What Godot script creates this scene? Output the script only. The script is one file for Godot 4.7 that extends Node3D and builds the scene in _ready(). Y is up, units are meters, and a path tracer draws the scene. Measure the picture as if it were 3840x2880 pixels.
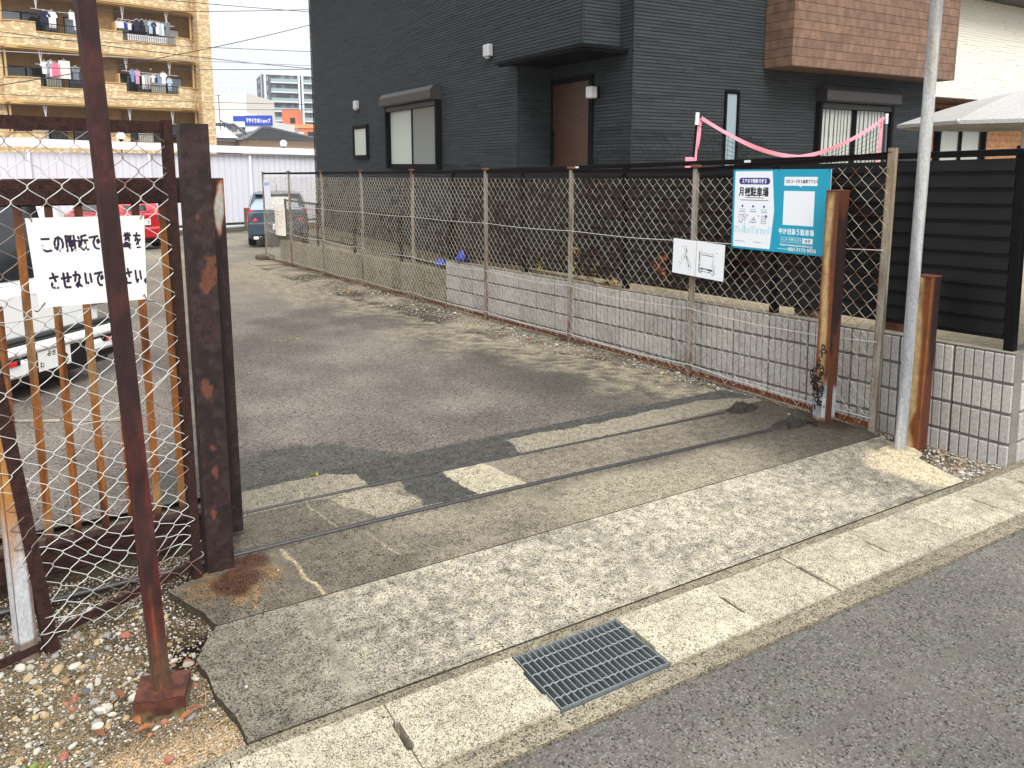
extends Node3D
# A gated car park beside a dark house, under an overcast sky. World axes: x runs along the road, -z into the car park.

class MB:
	var v := PackedVector3Array()
	var n := PackedVector3Array()
	var c := PackedColorArray()
	var u := PackedVector2Array()
	var i := PackedInt32Array()
	var col := Color.WHITE

	func put(p: Vector3, nn: Vector3, uv := Vector2.ZERO) -> int:
		v.append(p)
		n.append(nn)
		c.append(col)
		u.append(uv)
		return v.size() - 1

	func quad(a: Vector3, b: Vector3, cc: Vector3, d: Vector3) -> void:   # counterclockwise seen from the front
		var nn := (cc - a).cross(d - b).normalized()
		var k := put(a, nn, Vector2(0, 1))
		put(b, nn, Vector2(1, 1))
		put(cc, nn, Vector2(1, 0))
		put(d, nn, Vector2(0, 0))
		i.append_array(PackedInt32Array([k, k + 2, k + 1, k, k + 3, k + 2]))

	func tri(a: Vector3, b: Vector3, cc: Vector3) -> void:
		var nn := (b - a).cross(cc - a).normalized()
		var k := put(a, nn)
		put(b, nn)
		put(cc, nn)
		i.append_array(PackedInt32Array([k, k + 2, k + 1]))

	func face(p: Array, away: Vector3) -> void:   # a polygon of 3 or 4 points, turned away from a point
		var nn: Vector3 = (p[1] - p[0]).cross(p[2] - p[0])
		var mid: Vector3 = (p[0] + p[1] + p[2]) / 3.0
		if nn.dot(mid - away) < 0:
			p.reverse()
		if p.size() == 4:
			quad(p[0], p[1], p[2], p[3])
		else:
			tri(p[0], p[1], p[2])

	func box(o: Vector3, s: Vector3, bs := Basis(), bev := 0.0) -> void:
		var h := s * 0.5
		if bev <= 0.0:
			for k in 3:
				for sg in [-1.0, 1.0]:
					var l := (k + 1) % 3
					var m := (k + 2) % 3
					var p := []
					for w in [[-1, -1], [1, -1], [1, 1], [-1, 1]]:
						var q := Vector3()
						q[k] = h[k] * sg
						q[l] = h[l] * w[0]
						q[m] = h[m] * w[1]
						p.append(o + bs * q)
					if sg < 0:
						p.reverse()
					quad(p[0], p[1], p[2], p[3])
			return
		var pt := func(sx: float, sy: float, sz: float, k: int) -> Vector3:
			var q := Vector3(sx * (h.x - bev), sy * (h.y - bev), sz * (h.z - bev))
			q[k] = [sx, sy, sz][k] * h[k]
			return o + bs * q
		for k in 3:
			var l := (k + 1) % 3
			var m := (k + 2) % 3
			for sg in [-1.0, 1.0]:
				var p := []
				for w in [[-1, -1], [1, -1], [1, 1], [-1, 1]]:
					var s3 := [0, 0, 0]
					s3[k] = sg
					s3[l] = w[0]
					s3[m] = w[1]
					p.append(pt.call(s3[0], s3[1], s3[2], k))
				face(p, o)
			for sa in [-1, 1]:
				for sb in [-1, 1]:
					var e := []
					for w in [[k, -1], [k, 1], [l, 1], [l, -1]]:
						var s3 := [0, 0, 0]
						s3[k] = sa
						s3[l] = sb
						s3[m] = w[1]
						e.append(pt.call(s3[0], s3[1], s3[2], w[0]))
					face(e, o)
		for sx in [-1, 1]:
			for sy in [-1, 1]:
				for sz in [-1, 1]:
					face([pt.call(sx, sy, sz, 0), pt.call(sx, sy, sz, 1), pt.call(sx, sy, sz, 2)], o)

	func span(a: Vector3, b: Vector3, bev := 0.0) -> void:   # a box from corner to corner
		box((a + b) * 0.5, (b - a).abs(), Basis(), bev)

	func beam(a: Vector3, b: Vector3, w: float, t: float, side := Vector3.RIGHT) -> void:   # a bar from a to b, w wide along side, t thick
		var y := (b - a).normalized()
		var z := side.cross(y).normalized()
		var x := y.cross(z).normalized()
		box((a + b) * 0.5, Vector3(w, a.distance_to(b), t), Basis(x, y, z))

	func tube(p: Array, r: float, k := 6, cols := [], taper := 1.0) -> void:
		var base := v.size()
		var m := p.size()
		var t0: Vector3 = (p[1] - p[0]).normalized()
		var x := t0.cross(Vector3.UP if absf(t0.y) < 0.9 else Vector3.RIGHT).normalized()
		for j in m:
			var t: Vector3 = (p[mini(j + 1, m - 1)] - p[maxi(j - 1, 0)]).normalized()
			x = (x - t * x.dot(t)).normalized()
			var y := t.cross(x)
			if cols.size() > j:
				col = cols[j]
			var rr := r * lerpf(1.0, taper, float(j) / maxi(m - 1, 1))
			for a in k:
				var w := TAU * a / k
				var nn := x * cos(w) + y * sin(w)
				put(p[j] + nn * rr, nn, Vector2(float(a) / k, j))
		for j in m - 1:
			for a in k:
				var q := base + j * k + a
				var q2 := base + j * k + (a + 1) % k
				i.append_array(PackedInt32Array([q, q + k, q2, q2, q + k, q2 + k]))
		for e in [0, m - 1]:
			for a in range(1, k - 1):
				var o: int = base + e * k
				i.append_array(PackedInt32Array([o, o + a, o + a + 1] if e == 0 else [o, o + a + 1, o + a]))

	func lathe(prof: Array, k: int, xf := Transform3D()) -> void:   # prof: (radius, height) from bottom to top, turned about y
		var base := v.size()
		var m := prof.size()
		for j in m:
			var d: Vector2 = prof[mini(j + 1, m - 1)] - prof[maxi(j - 1, 0)]
			for a in k:
				var w := TAU * a / k
				var rd := Vector3(cos(w), 0, sin(w))
				put(xf * (rd * prof[j].x + Vector3.UP * prof[j].y), (xf.basis * (rd * d.y - Vector3.UP * d.x)).normalized())
		for j in m - 1:
			for a in k:
				var q := base + j * k + a
				var q2 := base + j * k + (a + 1) % k
				i.append_array(PackedInt32Array([q, q2, q + k, q2, q2 + k, q + k]))

	func prism(poly: PackedVector2Array, z0: float, z1: float, xf := Transform3D()) -> void:   # polygon in xy pushed along z
		var ix := Geometry2D.triangulate_polygon(poly)
		var mid := Vector2()
		for q in poly:
			mid += q / poly.size()
		for z in [z0, z1]:
			for t in range(0, ix.size(), 3):
				var f := []
				for e in 3:
					f.append(xf * Vector3(poly[ix[t + e]].x, poly[ix[t + e]].y, z))
				face(f, f[0] - xf.basis.z * signf(z1 - z0) * (1.0 if z == z1 else -1.0))
		var ccw := not Geometry2D.is_polygon_clockwise(poly)
		for k in poly.size():
			var a := poly[k]
			var b := poly[(k + 1) % poly.size()]
			var e := (b - a).normalized()
			var out := Vector2(e.y, -e.x) if ccw else Vector2(-e.y, e.x)
			var f := [xf * Vector3(a.x, a.y, z0), xf * Vector3(b.x, b.y, z0), xf * Vector3(b.x, b.y, z1), xf * Vector3(a.x, a.y, z1)]
			face(f, (f[0] + f[2]) * 0.5 - xf.basis * Vector3(out.x, out.y, 0))

	func grid(nu: int, nv: int, f: Callable, fc = null, flip := false) -> void:   # f(s, t) -> point; fc(point, s, t) -> colour
		var base := v.size()
		for b in nv + 1:
			for a in nu + 1:
				var s := float(a) / nu
				var t := float(b) / nv
				var p: Vector3 = f.call(s, t)
				if fc != null:
					col = fc.call(p, s, t)
				put(p, Vector3.ZERO, Vector2(s, 1.0 - t))
		for b in nv:
			for a in nu:
				var q := base + b * (nu + 1) + a
				var r := q + nu + 1
				i.append_array(PackedInt32Array([q, q + 1, r, q + 1, r + 1, r] if flip else [q, r, q + 1, q + 1, r, r + 1]))
				var nn := (v[q + 1] - v[q]).cross(v[r] - v[q]) * (-1.0 if flip else 1.0)
				for w in [q, q + 1, r, r + 1]:
					n[w] += nn
		for w in range(base, v.size()):
			n[w] = n[w].normalized() if n[w].length() > 0 else Vector3.UP

	func mesh() -> ArrayMesh:
		var a := []
		a.resize(Mesh.ARRAY_MAX)
		a[Mesh.ARRAY_VERTEX] = v
		a[Mesh.ARRAY_NORMAL] = n
		a[Mesh.ARRAY_COLOR] = c
		a[Mesh.ARRAY_TEX_UV] = u
		a[Mesh.ARRAY_INDEX] = i
		var m := ArrayMesh.new()
		m.add_surface_from_arrays(Mesh.PRIMITIVE_TRIANGLES, a)
		return m


class Ink:   # a small canvas for printed signs
	var w: int
	var h: int
	var d := PackedByteArray()

	func _init(ww: int, hh: int, bg: Color) -> void:
		w = ww
		h = hh
		d.resize(w * h * 3)
		for k in w * h:
			d[k * 3] = bg.r8
			d[k * 3 + 1] = bg.g8
			d[k * 3 + 2] = bg.b8

	func dot(x: int, y: int, cl: Color, a: float) -> void:
		if x < 0 or y < 0 or x >= w or y >= h or a <= 0.0:
			return
		var k := (y * w + x) * 3
		d[k] = int(lerpf(d[k], cl.r8, a))
		d[k + 1] = int(lerpf(d[k + 1], cl.g8, a))
		d[k + 2] = int(lerpf(d[k + 2], cl.b8, a))

	func line(p: Vector2, q: Vector2, t: float, cl: Color, wear = null) -> void:
		var r := t * 0.5 + 1.0
		for y in range(int(minf(p.y, q.y) - r), int(maxf(p.y, q.y) + r) + 1):
			for x in range(int(minf(p.x, q.x) - r), int(maxf(p.x, q.x) + r) + 1):
				var s := Vector2(x + 0.5, y + 0.5)
				var dd := s.distance_to(Geometry2D.get_closest_point_to_segment(s, p, q))
				var a := clampf(t * 0.5 - dd + 0.5, 0.0, 1.0)
				if wear != null and a > 0.0:
					a *= wear.call(s, dd / (t * 0.5))
				dot(x, y, cl, a)

	func poly(pts: PackedVector2Array, cl: Color) -> void:
		var lo := pts[0]
		var hi := pts[0]
		for p in pts:
			lo = lo.min(p)
			hi = hi.max(p)
		for y in range(int(lo.y), int(hi.y) + 1):
			for x in range(int(lo.x), int(hi.x) + 1):
				if Geometry2D.is_point_in_polygon(Vector2(x + 0.5, y + 0.5), pts):
					dot(x, y, cl, 1.0)

	func rect(x0: float, y0: float, x1: float, y1: float, cl: Color) -> void:
		poly(PackedVector2Array([Vector2(x0, y0), Vector2(x1, y0), Vector2(x1, y1), Vector2(x0, y1)]), cl)

	func text(s: String, x: float, y: float, cw: float, ch: float, t: float, cl: Color, glyphs: Dictionary, wear = null, step := 1.06) -> void:
		for k in s.length():
			var g: String = glyphs.get(s[k], "")
			for st in g.split(" ", false):
				var last := Vector2.ZERO
				for j in range(0, st.length() - 3, 4):
					var p := Vector2(x + k * cw * step + st.substr(j, 2).to_int() * 0.01 * cw, y + st.substr(j + 2, 2).to_int() * 0.01 * ch)
					if j > 0:
						line(last, p, t, cl, wear)
					last = p

	func tex() -> ImageTexture:
		var im := Image.create_from_data(w, h, false, Image.FORMAT_RGB8, d)
		im.generate_mipmaps()
		return ImageTexture.create_from_image(im)


const GLYPH := {
	"こ": "20227822 20602578458885858084", "の": "52204850328018701545302255158028885278765588",
	"附": "12101292 10123812381228404048404836653665 2062 58104640 50305092 60389638 82108288 82886886 66506664",
	"近": "84104216 42164238 42383062 42389238 70387082 14181826 08402240 22401270 12702476 24764488 44889590",
	"で": "10248418 60243850 38504474 44746288 62888088 74427856 86369450", "犬": "10359035 50085035 50353065 30651088 50357068 70689088 70127824",
	"糞": "50065036 16218421 28093414 72096614 47233235 53236835 30403062 30407040 70407062 30627062 50405062 30517051 12688868 36623680 64626480 10808880 34842295 66847895",
	"を": "15227822 46082850 28505240 52406054 60545870 80445458 54584270 42705088 50888586",
	"さ": "12328026 40085850 24602072 20723286 32867086", "せ": "08389234 66126656 66565456 28122880 28804088 40888288",
	"な": "10265024 34082256 64267440 62446278 62784888 48883478 34784868 48688686", "い": "18202668 26683884 38844870 70248266",
	"く": "68102650 26507092", "だ": "08286024 32081890 54449044 50725484 54849286 72127826 86089422", "。": "22703078 30782288 22881478 14782270",
	"ス": "16187618 76185450 54501488 52528890", "マ": "10208420 84206040 60404858 30405678", "ホ": "10309030 50085090 50903882 28481472 72488872",
	"契": "10206020 14345634 06506250 34083462 66189218 78185460 92189058 90587854 06689468 50685080 50803094 50687080 70809494",
	"約": "28081430 14303630 36301452 14524050 26502690 14641078 38644478 62105040 56289028 90288886 88867082 62486862",
	"き": "16248420 14448440 46066262 62623058 22642280 22804090 40907090", "る": "24147414 74142252 22525240 52408058 80587082 70825090 50903482 34824672 46725688",
	"月": "30103060 30601290 30107810 78107888 78886284 30367836 30627862", "極": "06304630 26082692 26381060 28384660 50149414 62145640 54327032 56285654 56547054 70547028 78309430 94307472 78427696 50889888",
	"駐": "12101254 12104810 12244424 12384438 12544854 30103054 48544886 48863884 10701088 20702284 30683280 74088016 58289628 77287788 60569456 54889888",
	"車": "12189018 22322266 22328032 80328066 22668066 22498049 06829482 50065096", "場": "06323832 22082278 04803874 50085038 50088608 86088638 50388638 50238623 42509650 56504074 58629262 92628890 88908088 66624690 80626090",
	"中": "14241460 14248624 86248660 14608660 50065094", "汐": "12142222 08382044 08902260 58083450 46268826 88264094 54466460",
	"田": "14141488 14148614 86148688 14888688 50145088 14508650", "第": "26081224 20224220 66085224 60229020 16408040 80408056 16568056 16561670 16708870 88708486 50365096 44721492",
	"5": "76103010 30102644 26446036 60367860 78605888 58882282", "Q": "50103020 30202050 20503082 30825090 50907082 70828050 80507020 70205010 60729092",
	"R": "24102490 24106010 60107830 78306050 60502450 54508090", "コ": "18208220 82208282 14828882", "ー": "12509050", "ド": "38083892 38387858 66147226 82089020",
	"か": "08306230 62305888 58884480 34081890 76248850", "ら": "36085020 30262662 26625048 50487658 76587280 72803892",
	"簡": "24081018 18184418 62085018 58188618 14361492 14364036 40364054 14544054 60368636 86368692 60366054 60548654 36643688 36646464 64646488 36766476 36886488",
	"単": "30083418 50065016 72066618 24242460 24247824 78247860 24427842 24607860 10749074 50245096", "ア": "10188618 86187036 70365446 50325060 50602890",
	"ク": "38081848 30247824 78246464 64643092", "セ": "08409234 92347456 34103480 34804888 48888888", "パ": "34281684 62268884 82068812 88128218 82187612 76128206",
	"ダ": "34101648 28247224 72246064 60642892 32446464 78108422 90069618", "イ": "80081852 54365492", "レ": "28102886 28868652", "ト": "36083692 36387858",
	"検": "06304630 26082692 26381060 28384660 70084830 70089630 56348634 54465470 54468846 88468870 54708870 71347170 70725094 72729294",
	"索": "14128612 50045026 10261040 10269026 90269040 60322650 26506048 70381672 50685096 32741888 68748688", "リ": "26102660 74107452 74525092",
	"サ": "08329232 30103058 70107056 70564692", "ル": "30143054 30541288 62126286 62869256", "シ": "18142826 08362046 14885878 58789034",
	"ョ": "26408040 80408088 26648064 24888088", "ッ": "22423260 46385656 84446476 64764490", "プ": "14248024 80246066 60662890 88069412 94128818 88188212 82128806",
	"協": "06304030 22082292 46187818 78187640 60084642 42646264 62646090 52525090 74649464 94649090 82527890", "同": "16101692 16108610 86108690 32287028 36423666 36426642 66426666 36666666",
	"名": "44081840 38247824 78241270 36583692 36588258 82588292 36928292", "古": "08309230 50085056 22562292 22568056 80568092 22928092",
	"む": "10304830 30083070 30702078 20781466 14663060 30603680 36807886 78868464 72308448", "8": "50103026 30265046 50467026 70265010 50463068 30685090 50907068 70685046",
	"3": "24147214 72144842 48427862 78624890 48902080", "4": "62106290 62101664 16649064", "7": "18107810 78104090", "-": "30507050", "6": "70143850 38502870 28705090 50907270 72705050 50503060",
}

var M := {}
var N := FastNoiseLite.new()
var NC := FastNoiseLite.new()
var rng := RandomNumberGenerator.new()


func lin(r: float, g: float, b: float) -> Color:   # an sRGB colour 0..255 as linear, for vertex colours
	return Color(r / 255.0, g / 255.0, b / 255.0).srgb_to_linear()

func ns(x: float, y: float, f := 1.0) -> float:
	return N.get_noise_2d(x * f * 100.0, y * f * 100.0)

func lot(z: float) -> float:   # the car park falls away gently behind the gate
	return 0.025 * minf(z + 5.0, 0.0)

func sm(a: float, b: float, x: float) -> float:
	return smoothstep(a, b, x)

func mat(key: String, cl: Color, rough := 0.8, metal := 0.0, opt := {}) -> StandardMaterial3D:
	if M.has(key):
		return M[key]
	var m := StandardMaterial3D.new()
	m.resource_name = key
	m.albedo_color = cl
	m.roughness = rough
	m.metallic = metal
	m.vertex_color_use_as_albedo = opt.get("vc", false)
	if opt.has("tex"):
		m.albedo_texture = opt.tex
		if opt.get("tri", true):
			m.uv1_triplanar = true
			m.uv1_world_triplanar = opt.get("world", true)
			m.uv1_scale = opt.get("scale", Vector3.ONE)
	if opt.has("bump"):
		m.heightmap_enabled = true
		m.heightmap_texture = opt.bump
		m.heightmap_scale = opt.get("bs", 0.3)
	if opt.has("spec"):
		m.metallic_specular = opt.spec
	M[key] = m
	return m

func add(parent: Node, called: String, m: Mesh, material: Material) -> MeshInstance3D:
	var o := MeshInstance3D.new()
	o.name = called
	o.mesh = m
	o.material_override = null
	if m.get_surface_count():
		o.set_surface_override_material(0, material)
	parent.add_child(o, true)
	return o

func tag(o: Node3D, label: String, category: String, group := "") -> Node3D:
	o.set_meta("label", label)
	o.set_meta("category", category)
	if group:
		o.set_meta("group", group)
	return o

func thing(called: String, label: String, category: String, at := Vector3.ZERO, group := "") -> Node3D:
	var o := Node3D.new()
	o.name = called
	o.position = at
	add_child(o, true)
	tag(o, label, category, group)
	return o

func struct(called: String, m: Mesh, material: Material) -> MeshInstance3D:
	var o := add(self, called, m, material)
	o.set_meta("kind", "structure")
	return o

func tex_from(sz: int, f: Callable, mono := false) -> ImageTexture:
	var d := PackedByteArray()
	d.resize(sz * sz * 3)
	for y in sz:
		for x in sz:
			var cl: Color = f.call(x, y)
			var k := (y * sz + x) * 3
			d[k] = clampi(int(cl.r * 255.0), 0, 255)
			d[k + 1] = clampi(int(cl.g * 255.0), 0, 255)
			d[k + 2] = clampi(int(cl.b * 255.0), 0, 255)
	return ImageTexture.create_from_image(Image.create_from_data(sz, sz, false, Image.FORMAT_RGB8, d))

func field(sz: int, kind: int, freq: float, oct := 1, sd := 1) -> PackedByteArray:
	var f := FastNoiseLite.new()
	f.seed = sd
	f.noise_type = kind
	f.frequency = freq
	f.fractal_type = FastNoiseLite.FRACTAL_FBM if oct > 1 else FastNoiseLite.FRACTAL_NONE
	f.fractal_octaves = oct
	if kind == FastNoiseLite.TYPE_CELLULAR:
		f.cellular_return_type = FastNoiseLite.RETURN_CELL_VALUE
	var im := f.get_seamless_image(sz, sz)
	im.convert(Image.FORMAT_L8)
	return im.get_data()


const WIRES := [
	[Vector3(-12.37, 5.84, -31.42), Vector3(23.34, 7.63, -38.24), 0.25, 0.012],
	[Vector3(-12.62, 5.30, -30.53), Vector3(23.94, 7.09, -40.33), 0.20, 0.016],
	[Vector3(-12.53, 4.91, -33.72), Vector3(23.52, 7.23, -36.86), 0.45, 0.014],
	[Vector3(-13.06, 4.23, -31.95), Vector3(24.77, 5.15, -41.00), 0.30, 0.011],
	[Vector3(-13.06, 3.93, -31.95), Vector3(24.77, 5.24, -41.00), 0.50, 0.011],
	[Vector3(-3.52, 3.39, -26.45), Vector3(20.02, 12.23, -47.40), 0.50, 0.016],
	[Vector3(-2.57, 8.25, -34.71), Vector3(19.38, 10.09, -42.67), 0.20, 0.015],
	[Vector3(-2.57, 7.15, -34.71), Vector3(19.38, 10.85, -42.67), 0.20, 0.015],
	[Vector3(-7.77, 6.88, -33.01), Vector3(12.42, 6.29, -38.53), 0.20, 0.015],
]


func _ready() -> void:
	# camera, sky, sun, exposure
	var cam := Camera3D.new()
	cam.name = "camera"
	cam.position = Vector3(0, 1.75, 0)
	cam.rotation = Vector3(deg_to_rad(-8.904), deg_to_rad(-30.5), 0)
	cam.set_frustum(0.049913, Vector2(0, -0.006517), 0.05, 5000.0)
	add_child(cam)
	var env := Environment.new()
	env.background_mode = Environment.BG_SKY
	var sm2 := ProceduralSkyMaterial.new()
	sm2.sky_top_color = Color(1.38, 1.39, 1.40)
	sm2.sky_horizon_color = Color(0.93, 0.945, 0.97)
	sm2.sky_curve = 0.6
	sm2.sky_energy_multiplier = 0.86
	sm2.ground_bottom_color = Color(0.45, 0.44, 0.42)
	sm2.ground_horizon_color = Color(0.6, 0.6, 0.6)
	sm2.sun_angle_max = 1.0
	var sky := Sky.new()
	sky.sky_material = sm2
	env.sky = sky
	env.tonemap_mode = Environment.TONE_MAPPER_LINEAR
	env.tonemap_exposure = 1.42
	env.sdfgi_enabled = true
	env.ssao_enabled = true
	env.ssil_enabled = true
	env.fog_enabled = true
	env.fog_density = 0.0006
	env.fog_light_color = Color(0.93, 0.95, 0.98)
	var we := WorldEnvironment.new()
	we.name = "environment"
	we.environment = env
	add_child(we)
	var sun := DirectionalLight3D.new()
	sun.name = "sun"
	sun.light_energy = 0.85
	sun.light_color = Color(1.0, 0.985, 0.965)
	sun.light_angular_distance = 36.0
	sun.shadow_enabled = true
	sun.rotation = Vector3(deg_to_rad(-50), deg_to_rad(-12), 0)
	add_child(sun)
	N.seed = 4
	N.noise_type = FastNoiseLite.TYPE_SIMPLEX_SMOOTH
	N.frequency = 0.01
	N.fractal_type = FastNoiseLite.FRACTAL_FBM
	N.fractal_octaves = 3
	make_materials()
	build_ground()
	build_gutter_covers()
	build_walls()
	build_house()
	build_fence()
	build_left_gate()
	build_right_gate()
	build_backdrop()
	build_cars()
	build_litter()


func make_materials() -> void:
	var CE := FastNoiseLite.TYPE_CELLULAR
	var SX := FastNoiseLite.TYPE_SIMPLEX_SMOOTH
	var g1 := field(1024, CE, 0.16, 1, 3)
	var g2 := field(1024, CE, 0.33, 1, 5)
	var f1 := field(1024, SX, 0.02, 4, 7)
	var f2 := field(512, SX, 0.012, 5, 11)
	var f3 := field(512, SX, 0.05, 4, 13)
	# crushed stone in bitumen: grains of many greys, a few pale, some deep pits
	var asphalt := tex_from(1024, func(x, y):
		var k: int = y * 1024 + x
		var a := g1[k] / 255.0
		var b := g2[(k * 7 + 1313) % 1048576] / 255.0
		var e := 0.80 + 0.20 * (a - 0.5) + 0.14 * (b - 0.5) + 0.12 * (f1[k] / 255.0 - 0.5)
		if a > 0.90:
			e += 0.26
		if b > 0.93:
			e += 0.16
		if a < 0.07:
			e -= 0.22
		return Color(e * 1.0, e * 0.985, e * 0.95))
	# worn concrete: fine sand with small pale and dark grains, mottled in blotches
	var concrete := tex_from(1024, func(x, y):
		var k: int = y * 1024 + x
		var a := g2[k] / 255.0
		var b := g1[k] / 255.0
		var m := f1[k] / 255.0
		var e := 0.84 + 0.22 * (m - 0.5) + 0.20 * (a - 0.5)
		if a > 0.82:
			e += 0.14
		if a < 0.18:
			e -= 0.28
		if b > 0.95:
			e -= 0.2
		return Color(e * 1.01, e, e * (0.98 if b < 0.8 else 0.90)))
	var grain := tex_from(512, func(x, y):
		var k: int = y * 512 + x
		var e := 0.80 + 0.24 * (f3[k] / 255.0 - 0.5) + 0.14 * (f2[k] / 255.0 - 0.5) + 0.10 * (g2[(y * 1024 + x) * 2 % 1048576] / 255.0 - 0.5)
		return Color(e, e, e))
	# pitted dark rust
	var rust := tex_from(512, func(x, y):
		var k: int = y * 512 + x
		var a := f3[k] / 255.0
		var b := f2[k] / 255.0
		var e := Color8(54, 34, 31).lerp(Color8(76, 49, 44), smoothstep(0.3, 0.8, b))
		if a < 0.42:
			e = e.darkened(0.4 * smoothstep(0.42, 0.3, a))
		elif a > 0.74:
			e = e.lerp(Color8(98, 58, 44), 0.5)
		return e)
	# flaking rust in long upright streaks (stretched by its scale)
	var streak := tex_from(512, func(x, y):
		var k: int = y * 512 + x
		var a := f2[k] / 255.0
		var b := f3[k] / 255.0
		var e := Color8(74, 36, 22).lerp(Color8(150, 84, 36), smoothstep(0.30, 0.62, a))
		e = e.lerp(Color8(222, 178, 112), smoothstep(0.66, 0.80, a) * 0.8)
		if b < 0.33:
			e = e.darkened(0.42)
		return e)
	var wood := tex_from(512, func(x, y):
		var a := f2[(y * 512 + x)] / 255.0
		var b := f3[((y * 5) % 512) * 512 + (x / 6)] / 255.0
		var e := 0.84 + 0.24 * (a - 0.5) + 0.18 * (b - 0.5)
		return Color(e * 1.03, e * 0.98, e * 0.94))
	var tiles := tex_from(512, func(x, y):   # small glazed wall tiles, three tones, running bond
		var row: int = y / 16
		var xx: int = (x + (row % 2) * 16) % 512
		var colu: int = xx / 32
		var hsh := (row * 73 + colu * 151 + (row * colu) * 37) % 97
		if y % 16 < 2 or xx % 32 < 2:
			return Color8(168, 136, 92)
		if hsh < 30:
			return Color8(236, 220, 182)
		if hsh < 52:
			return Color8(190, 162, 122)
		return Color8(200, 174, 132))
	var V := Vector3.ONE
	mat("road", Color8(255, 255, 255), 0.95, 0, {"tex": asphalt, "scale": V * 1.05, "vc": true, "bump": asphalt, "bs": 0.35, "spec": 0.3})
	mat("lot", Color8(255, 255, 255), 0.95, 0, {"tex": asphalt, "scale": V * 0.7, "vc": true, "bump": asphalt, "bs": 0.5, "spec": 0.3})
	mat("apron", Color8(255, 255, 255), 0.95, 0, {"tex": concrete, "scale": V * 0.75, "vc": true, "bump": concrete, "bs": 0.22, "spec": 0.3})
	mat("cover", Color8(255, 255, 255), 0.95, 0, {"tex": concrete, "scale": V * 1.1, "vc": true, "bump": concrete, "bs": 0.22, "spec": 0.3})
	mat("soil", Color8(255, 255, 255), 1.0, 0, {"tex": concrete, "scale": V * 0.9, "vc": true, "bump": f_tex(g1), "bs": 0.8, "spec": 0.2})
	for k in 3:
		mat("block%d" % k, [Color8(222, 218, 213), Color8(212, 208, 203), Color8(230, 226, 220)][k], 0.95, 0, {"tex": grain, "scale": Vector3(5, 5, 5), "bump": grain, "bs": 0.1, "spec": 0.3, "vc": true})
	mat("plain_concrete", Color8(214, 208, 192), 0.95, 0, {"tex": grain, "scale": V * 0.8, "bump": grain, "bs": 0.15, "vc": true})
	mat("old_block", Color8(192, 186, 168), 0.95, 0, {"tex": concrete, "scale": V * 0.7, "vc": true})
	mat("rust", Color8(226, 216, 214), 0.85, 0, {"tex": rust, "scale": V * 3.2, "bump": rust, "bs": 0.2, "spec": 0.4, "vc": true})
	mat("rust_dark", Color8(130, 116, 110), 0.85, 0, {"tex": rust, "scale": V * 8.0})
	mat("rust_red", Color8(255, 205, 195), 0.8, 0, {"tex": rust, "scale": Vector3(4, 2, 4), "bump": rust, "bs": 0.2, "vc": true})
	mat("streak", Color8(255, 255, 255), 0.8, 0, {"tex": streak, "scale": Vector3(9, 1.1, 9), "bump": streak, "bs": 0.15, "vc": true})
	mat("painted_post", Color.WHITE, 0.75, 0, {"tex": grain, "scale": Vector3(6, 1.5, 6), "vc": true})
	mat("galv", Color8(250, 250, 250), 0.5, 0.1, {"tex": grain, "scale": Vector3(5, 1.2, 5), "vc": true})
	mat("wire", Color8(235, 235, 235), 0.45, 0.25, {"vc": true})
	mat("rail", Color8(92, 90, 92), 0.45, 0.7, {"tex": grain, "scale": V * 2.0})
	mat("grate", Color8(150, 160, 162), 0.5, 0.25, {"tex": grain, "scale": V * 6.0})
	for k in 3:
		mat("siding%d" % k, [Color8(66, 71, 74), Color8(60, 65, 68), Color8(74, 79, 83)][k], 0.8, 0, {"tex": grain, "scale": V * 1.5, "spec": 0.25})
	mat("siding", Color8(62, 67, 70), 0.8, 0, {"vc": true, "spec": 0.25})
	mat("black_metal", Color8(17, 17, 19), 0.6, 0.0, {"spec": 0.2})
	mat("black_slat", Color8(13, 13, 15), 0.45, 0.0, {"spec": 0.35})
	mat("bronze_metal", Color8(62, 60, 60), 0.5, 0.3)
	mat("frosted", Color8(176, 186, 176), 0.35, 0.0)
	mat("frosted_blue", Color8(140, 160, 168), 0.3)
	mat("frosted_dark", Color8(108, 116, 112), 0.3, 0.0)
	mat("door_wood", Color8(92, 64, 48), 0.5, 0, {"tex": wood, "scale": Vector3(0.5, 2.4, 0.5)})
	for k in 3:
		mat("plank%d" % k, [Color8(140, 114, 98), Color8(134, 109, 94), Color8(145, 119, 101)][k], 0.7, 0, {"tex": wood, "scale": Vector3(0.9, 0.5, 0.9)})
	mat("tan_plank", Color8(236, 182, 130), 0.7, 0, {"tex": wood, "scale": V})
	mat("white_siding", Color8(248, 244, 232), 0.8)
	mat("silver", Color8(196, 198, 202), 0.4, 0.3)
	mat("white_plastic", Color8(236, 236, 238), 0.4)
	mat("pink", Color8(248, 150, 168), 0.8)
	mat("net_black", Color8(24, 26, 28), 0.8)
	mat("grey_paint", Color8(92, 104, 106), 0.5)
	mat("canvas", Color8(214, 214, 212), 0.85, 0, {"tex": grain, "scale": V * 3.0})
	mat("tile_wall", Color8(255, 255, 255), 0.7, 0, {"tex": tiles, "scale": V * 0.42})
	mat("ochre", Color8(176, 138, 84), 0.85, 0, {"tex": grain, "scale": V * 0.4})
	mat("ochre_light", Color8(196, 162, 106), 0.85)
	mat("dark_glass", Color8(34, 38, 42), 0.12, 0.0, {"spec": 0.7})
	mat("grey_glass", Color8(120, 130, 138), 0.15, 0.0, {"spec": 0.7})
	mat("curtain", Color8(205, 206, 198), 0.9)
	mat("shed", Color8(226, 228, 238), 0.6, 0, {"vc": true})
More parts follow.
